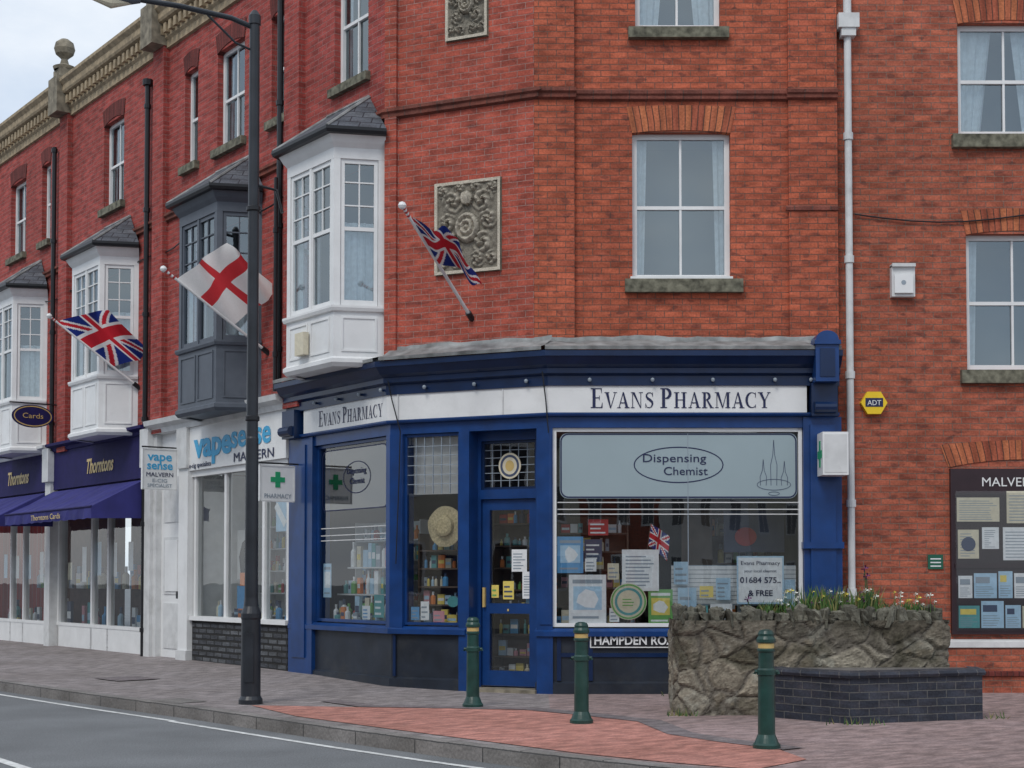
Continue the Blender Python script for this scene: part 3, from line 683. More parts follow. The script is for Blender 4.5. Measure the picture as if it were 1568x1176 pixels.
# Bay windows
def bay(par,F,t0,t1,mat,name,zb=4.02,ze=7.18,zr=7.82,dep=.6,box_=False):
    uL,uR=-t1,-t0
    loc=[(uL,0),(uL+.36,dep),(uR-.28,dep),(uR,0)]
    path=[F.xy(u,d) for u,d in loc]
    p=Part(); g=Part()
    zs=4.95; zt=ze-.30
    sweep(p,path,[(-.1,zb-.02),(.0,zb-.02),(.04,zb+.03),(.04,zb+.08),(.0,zb+.11),(0,zs-.08),(.035,zs-.07),(.05,zs-.03),(.05,zs),(-.10,zs+.01)],mat)
    sweep(p,path,[(-.10,zt),(0.0,zt),(.0,zt+.14),(.05,zt+.20),(.09,zt+.27),(.11,ze)],mat)
    sweep(p,path,[(.05,ze-.015),(.17,ze-.01),(.19,ze+.03),(.19,ze+.07),(.05,ze+.07)],BLACK)
    p.poly([(x,y,zb) for x,y in path][::-1],mat)
    for i in range(3):
        a,b=path[i],path[i+1]; Ff=Fr(a[0],a[1],b[0]-a[0],b[1]-a[1]); L=math.dist(a,b)
        box(p,Ff,0.002,.085,-.08,-.002,zs+.005,zt,mat); box(p,Ff,L-.085,L-.002,-.08,-.002,zs+.005,zt,mat)
        segs=1 if i!=1 else 2
        x0,x1=.09,L-.09; wd=(x1-x0)/segs
        for k in range(segs):
            a0=x0+wd*k; a1=a0+wd
            if k>0: box(p,Ff,a0-.03,a0+.03,-.075,-.006,zs+.005,zt,mat)
            fw=.05
            box(p,Ff,a0,a0+fw,-.07,-.02,zs+.01,zt,mat); box(p,Ff,a1-fw,a1,-.07,-.02,zs+.01,zt,mat)
            box(p,Ff,a0+fw,a1-fw,-.07,-.022,zs+.01,zs+.08,mat); box(p,Ff,a0+fw,a1-fw,-.07,-.022,zt-.06,zt,mat)
            zm=(zs+zt)/2+.05
            box(p,Ff,a0+fw,a1-fw,-.07,-.025,zm-.025,zm+.025,mat)
            for q_ in (1,2):
                zz=zm+(zt-zm)*q_/3; box(p,Ff,a0+fw,a1-fw,-.06,-.03,zz-.009,zz+.009,mat)
            uu=(a0+a1)/2; box(p,Ff,uu-.009,uu+.009,-.06,-.031,zm,zt,mat)
            quad(g,Ff,a0+.02,a1-.02,zs+.02,zt-.01,-.05,GL_UP)
            if i==2: curtain(p,Ff,a0+.03,a1-.03,zs+.03,zm+.1,-.12,CURT)
            else:
                curtain(p,Ff,a0+.03,a0+(a1-a0)*(.35 if k==0 else .15),zs+.03,zt,-.12,CURT)
                curtain(p,Ff,a1-(a1-a0)*.2,a1-.03,zs+.03,zt,-.12,CURT)
        m_=.10
        for (q0,q1) in ([(m_,L-m_)] if i!=1 else [(m_,L/2-.04),(L/2+.04,L-m_)]):
            box(p,Ff,q0,q0+.025,.0,.014,zb+.2,zs-.16,mat);box(p,Ff,q1-.025,q1,.0,.014,zb+.2,zs-.16,mat)
            box(p,Ff,q0,q1,.0,.013,zb+.175,zb+.2,mat);box(p,Ff,q0,q1,.0,.013,zs-.165,zs-.14,mat)
    p.poly([(x,y,zt+.02) for x,y in path],ROOM); p.poly([(x,y,zs-.02) for x,y in path],ROOM)
    quad(p,F,uL+.01,uR-.01,zs,zt,.015,DARK)
    of=offs(path); e=[(x+o[0]*.17,y+o[1]*.17,ze+.07) for (x,y),o in zip(path,of)]
    t=[F.P(uL+.42,.01,zr),F.P(uR-.38,.01,zr)]
    p.poly([e[0],e[1],t[0]],SLATE,[(0,0),(.7,0),(.35,.8)]); p.poly([e[1],e[2],t[1],t[0]],SLATE,[(0,0),(1.5,0),(1.4,.9),(.1,.9)]); p.poly([e[2],e[3],t[1]],SLATE,[(0,0),(.7,0),(.35,.8)])
    tube(p,[e[1],t[0]],.025,LEAD,6); tube(p,[e[2],t[1]],.025,LEAD,6); tube(p,[t[0],t[1]],.03,LEAD,6)
    if box_:
        Ff=Fr(path[1][0],path[1][1],path[2][0]-path[1][0],path[2][1]-path[1][1])
        box(p,Ff,.42,.66,.02,.10,4.38,4.68,PCR)
    p.build(name,par); g.build(name+"_glass",par)
bay(ph,WL,.03,1.95,WHITE,"oriel_bay_window",zb=4.18,box_=True)

s=Part(); box(s,FR,.955,2.14,-.085,-.055,.565,.755,WHITE); quad(s,FR,.97,2.125,.58,.74,-.052,BLACK); s.build("street_name_plate",ph)
text("HAMPDEN ROAD",FR,1.547,.605,.15,-.05,WHITE,ph,"street_name_text",width=1.08,bold=.003)
s=Part(); box(s,FR,3.74,4.05,.02,.34,2.66,3.18,WHITE); box(s,FR,3.85,3.95,-.05,.02,2.75,3.1,WHITED)
box(s,FR,3.735,3.74,.14,.22,2.76,3.08,SIGNGREEN); box(s,FR,3.734,3.739,.06,.30,2.87,2.96,SIGNGREEN); box(s,FR,3.76,4.03,.34,.345,2.69,3.15,WHITED); s.build("projecting_light_box",ph)

# ================================================================== TERRACE
te=parent_empty("brick_terrace_building")
wins=[(2.97,.50),(4.58,.95),(6.03,.5),(9.35,.95),(12.9,.5),(14.6,.95),(17.4,.5),(19.2,.95),(22,.95),(25,.95)]
w=Part(); g=Part(); wn=Part()
ops=[(-t-wd/2,-t+wd/2,8.18,9.75) for t,wd in wins]
wall(w,WL,-30,-2.62,3.85,10.55,ops,BR_T)
for (u0,u1,z0,z1) in ops:
    arch(w,WL,u0,u1,9.72,.30,BR_D,d=.012,flare=.06,rise=.08)
    sash(wn,g,WL,u0,u1,z0,z1,cur='sides' if u1-u0>.7 else 'none',fw=.06,bars=u1-u0>.7)
    box(wn,WL,u0-.07,u1+.07,-.1,.09,8.05,8.175,SILL)
for t in (2.42,7.15,11.67,16.3,20.6): box(w,WL,-t-.22,-t+.22,-.05,.10,3.85,10.5,BR_T)
w.build("terrace_brick_walls",te); wn.build("terrace_sash_windows",te); g.build("terrace_window_glass",te)
s=Part()
LP=[WL.xy(-30),WL.xy(0.0)]
sweep(s,[WL.xy(-30),WL.xy(-2.65)],pr,SC)
sweep(s,LP,[(0,10.35),(.05,10.36),(.05,10.48),(.09,10.52),(.09,10.72),(.20,10.76),(.22,10.80),(.22,10.9),(.28,10.97),(.28,11.03),(-.2,11.06)],STONEL)
for i in range(150):
    u=-30+i*.2; box(s,WL,u,u+.1,.085,.17,10.56,10.715,STONEL)
for t in (7.15,11.67,16.3,20.6,2.42):
    box(s,WL,-t-.24,-t+.24,-.1,.33,10.4,11.1,STONE); box(s,WL,-t-.19,-t+.19,-.1,.25,11.1,11.28,STONE)
    if t in (11.67,16.3,20.6):
        x,y=WL.xy(-t,.1); lathe(s,x,y,[(.2,11.28),(.22,11.34),(.09,11.40),(.06,11.50),(.10,11.54),(.17,11.60),(.20,11.70),(.17,11.82),(.08,11.89),(0,11.90)],STONE,18)
s.build("stone_cornice_and_finials",te)
s=Part()
s.poly([WL.P(-30,-.2,11.0),WL.P(-2.6,-.2,11.0),WL.P(-2.6,-7,11.6),WL.P(-30,-7,11.6)],SLATE)
s.poly([WL.P(-30,0,0),WL.P(-30,-7,0),WL.P(-30,-7,11.6),WL.P(-30,0,11.0)],BR_T)
s.build("terrace_roof",te)
for (t0,m,nm) in ((3.5,GREYP,"grey_bay_window"),(8.15,WHITE,"white_bay_window"),(12.75,WHITE,"white_bay_window_b"),(17.2,WHITE,"white_bay_window_c"),(21.8,WHITE,"white_bay_window_d")):
    bay(te,WL,t0,t0+1.98,m,nm,zb=3.92)
s=Part()
def pipe(F,u,z0,z1,r=.045,mat=BLACK,d=.09):
    tube(s,[F.P(u,d,z0),F.P(u,d,z1)],r,mat,10)
    z=z0+.5
    while z<z1: tube(s,[F.P(u,d,z),F.P(u,d,z+.07)],r*1.35,mat,10); z+=1.8
pipe(WL,-2.78,4.2,10.4); pipe(WL,-7.62,0,9.95); pipe(WL,-12.2,3.9,9.9); pipe(WL,-2.68,4.1,7.2,.03,d=.2)
tube(s,[WL.P(-7.62,.09,9.9),WL.P(-7.62,.09,10.0)],.09,BLACK,8)
pts=[WL.P(-2.6-i*.5,.03+.01*math.sin(i),7.0-.12*abs(math.sin(i*.9))) for i in range(30)]
tube(s,pts,.012,BLACK,5)
s.build("downpipes_and_cables",te)

# ---- vape shop front
vs=Part(); vg=Part()
F=FL
box(vs,F,-6.35,-2.74,-.1,.0,3.15,3.85,WHITE)
sweep(vs,[F.xy(-7.5),F.xy(-2.74)],[(-.1,3.84),(.04,3.85),(.06,3.93),(.16,3.98),(.18,4.06),(-.3,4.14)],WHITED)
box(vs,F,-6.05,-2.78,-.2,-.05,3.05,3.15,WHITE)
box(vs,F,-6.0,-2.78,-.25,-.06,0.0,.74,FLINT); box(vs,F,-6.02,-2.76,-.25,-.01,.741,.81,WHITE)
for u in (-6.0,-4.9,-3.62,-2.86): box(vs,F,u,u+.075,-.18,-.08,.81,3.05,WHITE)
quad(vg,F,-5.95,-2.8,.81,3.05,-.12,GL_SD)
box(vs,F,-6.38,-6.03,-.25,.02,0,3.7,WHITE); box(vs,F,-6.40,-6.01,-.25,.05,0,.25,WHITED); box(vs,F,-6.40,-6.01,-.25,.06,3.2,3.86,WHITED)
box(vs,F,-7.35,-6.38,-.25,-.10,0,3.84,WHITE); box(vs,F,-7.45,-7.33,-.25,.0,0,3.84,WHITED)
for z0,z1 in ((.25,1.0),(1.15,2.1),(2.35,3.1)): box(vs,F,-7.2,-6.55,-.1,-.085,z0,z1,WHITED)
box(vs,F,-7.12,-6.63,-.086,-.07,1.2,2.05,WHITE)
box(vs,F,-6.62,-6.58,-.085,-.05,1.08,1.2,BLACK)
quad(vs,F,-6.0,-2.78,0,3.2,-1.6,DARK)
vs.poly([F.P(-6,-.1,3.12),F.P(-2.78,-.1,3.12),F.P(-2.78,-1.6,3.12),F.P(-6,-1.6,3.12)],SHELFW)
vs.poly([F.P(-6,-.1,.7),F.P(-2.78,-.1,.7),F.P(-2.78,-1.6,.7),F.P(-6,-1.6,.7)],SHELFW)
vs.poly([F.P(-6,-.1,0),F.P(-6,-1.6,0),F.P(-6,-1.6,3.1),F.P(-6,-.1,3.1)],SHELFW); vs.poly([F.P(-2.78,-.1,0),F.P(-2.78,-1.6,0),F.P(-2.78,-1.6,3.1),F.P(-2.78,-.1,3.1)],SHELFW)
quad(vs,F,-3.5,-3.1,.95,2.5,-.5,CURT); quad(vs,F,-5.9,-5.4,1.4,2.2,-.8,SHELFW)
shelfunit(vs,F,-5.9,-5.0,-1.2,.8,2.6,5,SHELFW,fill=.8)
products(vs,F,-5.8,-3.0,.8,-.35,-.2,.1,.35,.1,.2,.7)
hp=[(-4.62,.95),(-4.08,.95),(-4.12,1.3),(-4.02,1.7),(-4.10,1.95),(-4.22,2.02),(-4.20,2.12),(-4.13,2.22),(-4.15,2.40),(-4.26,2.48),(-4.38,2.44),(-4.43,2.3),(-4.40,2.14),(-4.36,2.04),(-4.52,1.96),(-4.62,1.75),(-4.55,1.4)]
vs.poly([F.P(a,-.2,b) for a,b in hp],BLACK)
quad(vs,F,-4.6,-4.1,.95,1.3,-.16,PB); quad(vs,F,-4.5,-4.15,1.3,1.5,-.158,PO); quad(vs,F,-3.3,-2.95,2.1,2.6,-.14,PLB)
pline(vs,F,[(-3.3,2.5),(-3.0,2.2)],.12,-.135,PW)
vs.build("vape_shopfront",te); vg.build("vape_shop_glass",te)
text("vape",F,-5.15,3.36,.56,.01,CYAN,te,"fascia_text_vape",width=1.35,bold=.02); text("sense",F,-3.85,3.42,.50,.01,CYAN,te,"fascia_text_sense",width=1.3,bold=.012)
text("MALVERN",F,-3.75,3.19,.2,.01,NAVY,te,"fascia_text_town",width=1.3); text("e-cig specialists",F,-5.6,3.19,.11,.01,NAVY,te,"fascia_text_small",width=.8)

# ---- purple shops
s=Part(); g=Part()
def awning(u0,u1):
    P=F.P
    z1,z2,z3=3.10,2.62,2.42; n=max(4,int((u1-u0)/.15)); prev=None
    for i in range(n+1):
        u=u0+(u1-u0)*i/n; sg=.02*math.sin(i*1.9)+.015*math.sin(i*.7)
        cur=[P(u,.95+sg*.6,z3+.01*math.sin(i*2.3)),P(u,.95,z2),P(u,.5,(z1+z2)/2-.03-sg),P(u,.02,z1)]
        if prev:
            for k in range(3): s.poly([prev[k],cur[k],cur[k+1],prev[k+1]],PURPLE)
        prev=cur
    s.poly([P(u1,.95,z3),P(u1,.02,z3+.02),P(u1,.02,z1),P(u1,.95,z2)],PURPLE); s.poly([P(u0,.02,z3),P(u0,.95,z3),P(u0,.95,z2),P(u0,.02,z1)],PURPLE)
    tube(s,[P(u0,.95,z2),P(u1,.95,z2)],.02,PURPD,6)
for (a,b) in ((-12.3,-7.75),(-16.9,-12.6)):
    box(s,F,a,b,-.2,.0,3.14,3.88,PURPD); awning(a+.05,b-.05)
    sweep(s,[F.xy(a-.1),F.xy(b+.05)],[(-.1,3.87),(.03,3.88),(.05,3.94),(.14,3.98),(.14,4.03),(-.3,4.10)],PURPD if a>-12.5 else WHITED)
    box(s,F,b,b+.3,-.3,.06,0,3.86,WHITED); box(s,F,b-.02,b+.32,-.3,.12,3.3,3.95,WHITED)
    quad(g,F,a,b,.5,3.1,-.15,GL_SD)
    box(s,F,a,b,-.25,-.1,0,.5,WHITE)
    for k in (a,a+1.75,a+2.55,b-.08): box(s,F,k,k+.08,-.22,-.10,0,3.12,WHITE)
    box(s,F,a,b,-.22,-.09,.5,.56,WHITE)
    quad(s,F,a,b,0,3.2,-1.6,PINKW)
    s.poly([F.P(a,-.2,.4),F.P(b,-.2,.4),F.P(b,-1.6,.4),F.P(a,-1.6,.4)],SHELF)
    for j in range(5): quad(s,F,a+.3+j*.75,a+.52+j*.75,1.3+.3*R(),1.7+.4*R(),-.2,random.choice([PW,PLB,PCR]))
    products(s,F,a+.1,b-.1,.42,-.6,-.4,.2,.6,.12,.25,.7); products(s,F,a+.1,b-.1,1.2,-1.3,-1.1,.2,.5,.12,.25,.8)
    quad(s,F,a,b,3.10,3.14,-.1,PURPD)
quad(s,F,-30,-16.9,0,3.9,-.05,BR_T)
box(s,F,-7.75,-7.5,-.3,-.02,0,3.9,PINKW)
s.build("purple_shopfronts",te); g.build("purple_shop_glass",te)
text("Thorntons",F,-9.9,3.36,.38,.01,GOLD,te,"purple_fascia_text",width=1.3,shear=.3,bold=.008); text("Thorntons",F,-14.4,3.36,.38,.01,GOLD,te,"purple_fascia_text_b",width=1.3,shear=.3,bold=.008)
text("Thorntons Cards",Fr(*F.xy(0,.985),*DL),-9.9,2.46,.14,.01,GOLD,te,"awning_text",width=1.5)

# ================================================================== RIGHT BRICK BUILDING
rb=parent_empty("brick_house_neighbour")
w=Part(); g=Part(); wn=Part()
ops=[(5.62,6.85,6.99,8.42),(5.70,6.93,4.02,5.74),(9.2,10.4,6.99,8.42),(9.2,10.4,4.02,5.74)]
wall(w,RB,4.07,14,.0,ROOFZ,ops,BR_R)
for o in ops:
    sash(wn,g,RB,*o,cur='wide' if o[2]>6 else 'sides'); box(wn,RB,o[0]-.09,o[1]+.09,-.1,.09,o[2]-.17,o[2]-.005,SILL)
    arch(w,RB,o[0],o[1],o[3]-.01,.30,BR_S,d=.01,flare=.06,rise=.05)
box(w,RB,4.07,14,-.05,.08,0,.55,BR_R)
sweep(w,[RB.xy(5.25),RB.xy(14)],[(0,.55),(.10,.56),(.10,.63),(0,.66)],WHITED)
sweep(w,[RB.xy(5.15),RB.xy(14)],[(.08,.2),(.11,.21),(.11,.26),(.08,.27)],BR_D)
arch(w,RB,5.45,7.3,2.80,.28,BR_S,d=.012,flare=.1,rise=.10)
w.poly([(4.07,18.44,ROOFZ),(14,18.44,ROOFZ),(14,28,ROOFZ),(4.07,28,ROOFZ)],SLATE); w.poly([(14,18.44,0),(14,28,0),(14,28,ROOFZ),(14,18.44,ROOFZ)],BR_R)
w.build("neighbour_brick_walls",rb); wn.build("neighbour_sash_windows",rb); g.build("neighbour_window_glass",rb)
s=Part()
Pp=lambda z0,z1,r=.045: tube(s,[RB.P(4.21,.1,z0),RB.P(4.21,.1,z1)],r,WHITED,14)
Pp(.3,8.35)
for z in (1.2,2.3,3.9,5.35,6.9): Pp(z,z+.09,.06)
box(s,RB,4.08,4.34,.02,.20,8.30,8.48,WHITED); box(s,RB,4.12,4.30,.03,.18,8.2,8.30,WHITED); Pp(8.4,10.8,.05)
s.build("white_downpipe",rb)
s=Part()
nb0,nb1,nz0,nz1=5.46,7.2,.72,2.78
box(s,RB,nb0,nb1,.0,.06,nz0,nz1,MAROON)
quad(s,RB,nb0+.07,nb1-.07,nz0+.07,nz1-.3,.063,plain("notice_backing",(0.04,0.03,0.035),.7))
rnd=random.Random(5)
for (u0,u1,z0,z1,m) in ((5.53,6.06,2.12,2.42,PCR),(6.15,6.6,2.10,2.5,PCR),(6.65,7.05,2.1,2.45,PLB),(5.54,5.8,1.66,2.02,PCR),(5.84,6.05,1.78,2.05,PW),(6.1,6.6,1.64,2.05,PW),(6.64,7.1,1.7,2.0,PP)):
    quad(s,RB,u0,u1,z0,z1,.068,m)
    for i in range(9): quad(s,RB,u0+.03,u1-.03-.1*rnd.random(),z0+(z1-z0)*(.08+.095*i),z0+(z1-z0)*(.105+.095*i),.070,INKL)
disc(s,RB,5.67,1.84,.09,.09,.072,INK,14)
box(s,RB,nb0+.04,nb1-.04,.06,.075,1.54,1.60,MAROON)
z=.80
for row in range(2):
    u=5.54
    while u<7.05:
        ww=.15+.14*rnd.random(); hh=.24+.10*rnd.random(); m=rnd.choice([PW,PLB,PCR,PW,PW,PLB,PB,PW,PLB,PT])
        quad(s,RB,u,u+ww,z,z+hh,.068,m); quad(s,RB,u+.02,u+ww*(.5+.4*rnd.random()),z+hh*.6,z+hh*.85,.070,rnd.choice([PB,INKL,INKL,PY,INK]))
        for i in range(5): quad(s,RB,u+.02,u+ww*(.6+.3*rnd.random()),z+hh*(.08+.09*i),z+hh*(.105+.09*i),.070,INKL)
        u+=ww+.02
    z+=.37
g=Part(); quad(g,RB,nb0+.05,nb1-.05,nz0+.05,nz1-.28,.085,glassmat("notice_glass",.03,(.95,.97,.97))); g.build("notice_board_glass",rb)
s.build("notice_board_frame_and_papers",rb)
text("MALVERN TOWN",RB,6.5,2.56,.16,.066,WHITE,rb,"notice_board_title",width=1.3)
s=Part()
hx=[(4.51+.165*math.cos(math.radians(60*i)),3.60+.16*math.sin(math.radians(60*i))) for i in range(6)]
for i in range(6):
    a,b=hx[i],hx[(i+1)%6]; s.poly([RB.P(a[0],0,a[1]),RB.P(b[0],0,b[1]),RB.P(b[0],.09,b[1]),RB.P(a[0],.09,a[1])],ALARM)
s.poly([RB.P(a,.09,b) for a,b in hx],ALARM)
quad(s,RB,4.40,4.62,3.55,3.66,.093,NAVY)
s.build("burglar_alarm_box",rb); text("ADT",RB,4.51,3.57,.09,.095,WHITE,rb,"alarm_text",width=.17)
s=Part(); box(s,RB,4.74,5.03,0,.1,4.93,5.32,WHITED); box(s,RB,4.77,5.0,.1,.13,4.97,5.2,WHITE); disc(s,RB,4.88,5.1,.03,.03,.132,INKL); box(s,RB,4.74,5.03,0,.14,5.30,5.34,WHITED)
s.build("white_vent_box",rb)
s=Part(); box(s,RB,5.18,5.37,0,.02,1.53,1.71,plain("green_plate",(0.01,0.10,0.06),.5))
for i in range(3): quad(s,RB,5.21,5.34,1.56+.045*i,1.575+.045*i,.022,PW)
s.build("green_wall_plate",rb)
s=Part()
tube(s,[RB.P(4.3+i*.35,.03,5.98-.1*math.sin(i*.5)) for i in range(16)],.01,BLACK,5)
s.build("wall_cable",rb)

# ================================================================== HOUSES ACROSS THE STREET
CREAM=plain("cream_render",(0.62,0.58,0.48),.8,.1,1,grime=.2); RW=plain("white_render",(0.72,0.72,0.70),.8,.08,1,grime=.2); DG=plain("dark_window_pane",(0.03,0.035,0.045),.2,.2)
FO=Fr(-21.6,4,-.598,.801)
u=-84
for (wd_,h,m) in ((9,7.5,RW),(8,8.5,BR_T),(10,6.5,CREAM),(9,8,RW),(7,9,BR_R),(9,7,CREAM),(10,8,RW),(8,8.5,BR_T),(9,7.5,RW),(9,8.5,CREAM),(9,7.5,BR_R),(9,8,RW)):
    e=parent_empty("terraced_house"); p=Part(); u1=u+wd_-.05
    box(p,FO,u,u1,-8,0,-.13,h,m)
    p.poly([FO.P(u,.2,h),FO.P(u1,.2,h),FO.P(u1,-4,h+2.2),FO.P(u,-4,h+2.2)],SLATE); p.poly([FO.P(u1,-8.2,h),FO.P(u,-8.2,h),FO.P(u,-4,h+2.2),FO.P(u1,-4,h+2.2)],SLATE)
    p.poly([FO.P(u,0,h),FO.P(u,-8,h),FO.P(u,-4,h+2.15)],m); p.poly([FO.P(u1,0,h),FO.P(u1,-8,h),FO.P(u1,-4,h+2.15)],m)
    for i in range(3):
        c=u+wd_*(i+.5)/3
        for (z0,z1) in ((.9,2.5),(3.9,5.5)):
            box(p,FO,c-.6,c+.6,0,.03,z0,z1,WHITE); box(p,FO,c-.5,c-.03,.03,.035,z0+.1,z1-.1,DG); box(p,FO,c+.03,c+.5,.03,.035,z0+.1,z1-.1,DG)
    box(p,FO,u+wd_*.5-2.0,u+wd_*.5-1.1,0,.04,-.1,2.1,BLUED)
    box(p,FO,u+.5,u+1.3,-4.5,-3.6,h+1.4,h+3.2,BR_T)
    p.build("house_shell",e); u+=wd_

# ================================================================== FLAGS
def ujack(x,y):
    X=(x-.5)*2; Y=(y-.5)
    red=(.55,.02,.035,1); wh=(.78,.78,.78,1); bl=(.012,.03,.20,1)
    ax,ay=abs(X),abs(Y)
    if ax<.1 or ay<.1: return red
    if ax<.167 or ay<.167: return wh
    k=abs(ay*2-ax)/math.sqrt(5)
    if k<.045: return red
    if k<.10: return wh
    return bl
def engl(x,y):
    if abs(x-.5)<.065 or abs(y-.5)<.1: return (.60,.04,.05,1)
    return (.78,.77,.76,1)
def cloth(e,h0,hd,fly,L,colf,ph0,droop,amp,nx=84,ny=50,curl=.18):
    v=[];f=[]; cols=[]; fl=Vector(fly).normalized(); nrm=fl.cross(hd).normalized()
    for j in range(ny+1):
        for i in range(nx+1):
            x=i/nx; y=j/ny
            q=h0+hd*y+fl*L*x+nrm*(amp*x**.6*math.sin(x*8.5+y*3.2+ph0)+amp*.4*x*math.sin(x*17+y*9+ph0*2))
            q.z-=droop*x*x*(.5+.7*y)
            q+=hd*(-curl*x*math.sin(y*3.1))
            v.append(tuple(q))
    for j in range(ny):
        for i in range(nx):
            a=j*(nx+1)+i; f.append((a,a+nx+1,a+nx+2,a+1)); cols.append(colf((i+.5)/nx,(j+.5)/ny))
    me=bpy.data.meshes.new("cloth"); me.from_pydata(v,[],f); me.materials.append(VC)
    ca=me.color_attributes.new("Col",'FLOAT_COLOR','CORNER')
    for pi,pp in enumerate(me.polygons):
        pp.use_smooth=True
        for li in pp.loop_indices: ca.data[li].color=cols[pi]
    o=bpy.data.objects.new("cloth",me); scene.collection.objects.link(o); o.parent=e
def flag(name,base,tip,f0,f1,fly,L,colf,ph0,droop,amp=.10):
    base=Vector(base); tip=Vector(tip); e=parent_empty(name)
    p=Part(); tube(p,[base,base.lerp(tip,.5),tip],.018,WHITE,10,rs=[.022,.02,.016])
    d=(tip-base).normalized()
    lathe(p,tip.x,tip.y,[(0,tip.z-.05),(.035,tip.z-.03),(.05,tip.z),(.035,tip.z+.035),(0,tip.z+.05)],WHITE,12)
    tube(p,[base-d*.06,base+d*.12],.04,BLACK,10)
    for k in range(7):
        q=base.lerp(tip,f1+(1-f1)*(k/7)); tube(p,[q,q+d*.03],.021,PR if k%2 else WHITE,8)
    p.build("pole",e)
    h0=base.lerp(tip,f1); h1=base.lerp(tip,f0)
    cloth(e,h0,h1-h0,fly,L,colf,ph0,droop,amp)
b,t=WL.P(-8.10,.0,4.73),WL.P(-8.30,1.524,5.85); flag("union_flag",b,t,.30,.92,(.80,.2,.34),.92,ujack,.6,.22,.13)
b,t=WL.P(-3.28,.0,4.75),WL.P(-3.28,1.655,5.79); flag("england_flag",b,t,.34,.88,(.60,.25,.55),.90,engl,2.1,.0,.13)
b,t=WC.P(-.8625,.0,4.71),WC.P(-.8625,1.86,5.72); flag("union_flag",b,t,.52,.90,(.62,.3,-.14),.62,ujack,1.2,.10,.10)
# little flag on a stick in the display window
p=Part(); a=Vector(FR.P(1.62,-.22,1.35)); b=Vector(FR.P(1.72,-.22,2.1)); tube(p,[a,b],.005,SHELF,6); p.build("display_flag_stick",ph)
cloth(ph,b-Vector((.0,0,.01)),(a-b)*.36,(.8,0,-.45),.27,ujack,1.0,.05,.03,30,18,.0)

# ================================================================== HANGING SIGNS
ND=(.801,.598)
def hang(name,t,L,z0,z1,extra):
    o=FL.xy(-t,.02); F2=Fr(o[0],o[1],*ND); e=parent_empty(name); p=Part()
    box(p,F2,-L,-.04,-.03,.03,z0,z1,WHITE); tube(p,[F2.P(-L,0,z1+.03),F2.P(.1,0,z1+.03)],.014,BLACK,6)
    for (a,b,c,d_) in ((-L,-L+.015,z0,z1),(-.055,-.04,z0,z1),(-L,-.04,z0,z0+.015),(-L,-.04,z1-.015,z1)): box(p,F2,a-.002,b+.002,.028,.036,c-.002,d_+.002,WHITED)
    extra(p,F2,e); p.build("board",e)
def ex1(p,F2,e):
    text("vape",F2,-.335,3.32,.20,.033,CYAN,e,"text_top",width=.42,bold=.004); text("sense",F2,-.335,3.18,.19,.033,CYAN,e,"text_mid",width=.44,bold=.004)
    text("MALVERN",F2,-.335,3.06,.10,.033,NAVY,e,"text_low",width=.46); text("E-CIG",F2,-.335,2.97,.08,.033,INKL,e,"text_low_b",width=.25); text("SPECIALIST",F2,-.335,2.89,.08,.033,INKL,e,"text_low_c",width=.42)
hang("vape_hanging_sign",6.4,.63,2.85,3.51,ex1)
def ex2(p,F2,e):
    c=-.31; box(p,F2,c-.038,c+.038,.03,.036,2.69,2.91,SIGNGREEN); box(p,F2,c-.11,c+.11,.03,.037,2.765,2.835,SIGNGREEN)
    text("PHARMACY",F2,c,2.54,.09,.034,INKL,e,"text",width=.42)
hang("pharmacy_cross_sign",2.39,.59,2.49,3.0,ex2)
e=parent_empty("oval_hanging_sign"); p=Part(); F2=Fr(*WL.xy(-12.1,.05),*ND)
disc(p,F2,-.45,4.55,.40,.22,.02,PURPD); disc(p,F2,-.45,4.55,.40,.22,-.02,PURPD); ring(p,F2,-.45,4.55,.37,.2,.02,.023,GOLD); tube(p,[F2.P(-.9,0,4.80),F2.P(0.05,0,4.80)],.015,BLACK,6); p.build("board",e)
text("Cards",F2,-.45,4.51,.14,.024,GOLD,e,"text",width=.4)

# ================================================================== LAMP POST
e=parent_empty("street_lamp"); p=Part(); lx,ly=-2.95,16.75
lathe(p,lx,ly,[(.135,0),(.135,.05),(.112,.09),(.108,.95),(.115,.97),(.115,1.02),(.085,1.10),(.075,1.2),(.072,3.0),(.066,3.02),(.062,6),(.058,7.75),(.07,7.76),(.07,7.86),(.03,7.92),(0,7.93)],LAMPM,24)
for z in (3.2,5.6): lathe(p,lx,ly,[(.07,z),(.082,z+.01),(.082,z+.05),(.07,z+.06)],BLACK,20)
fb=Fr(lx,ly,1,0); box(p,fb,-.05,.05,.10,.118,.25,.8,LAMPM)
p.build("post",e,True)
p=Part()
tube(p,[(lx,ly,7.72),(lx-.25,ly-.1,7.80),(lx-.8,ly-.3,7.86),(lx-1.25,ly-.45,7.88)],.03,LAMPM,10)
tube(p,[(lx,ly,7.45),(lx-.2,ly-.08,7.52),(lx-.5,ly-.19,7.80)],.014,LAMPM,8)
tube(p,[(lx-1.2,ly-.43,7.88),(lx-1.3,ly-.47,7.89),(lx-1.55,ly-.56,7.90),(lx-1.78,ly-.65,7.89)],.05,GREYP,14,rs=[.04,.08,.10,.03])
tube(p,[(lx-1.3,ly-.47,7.84),(lx-1.5,ly-.54,7.81),(lx-1.7,ly-.62,7.84)],.05,PCR,12,rs=[.03,.07,.03])
tube(p,[(lx+.05,ly,5.9),(lx+.25,ly+.05,5.86),(lx+.32,ly+.06,5.6)],.018,BLACK,8)
p.build("arm_and_lantern",e)

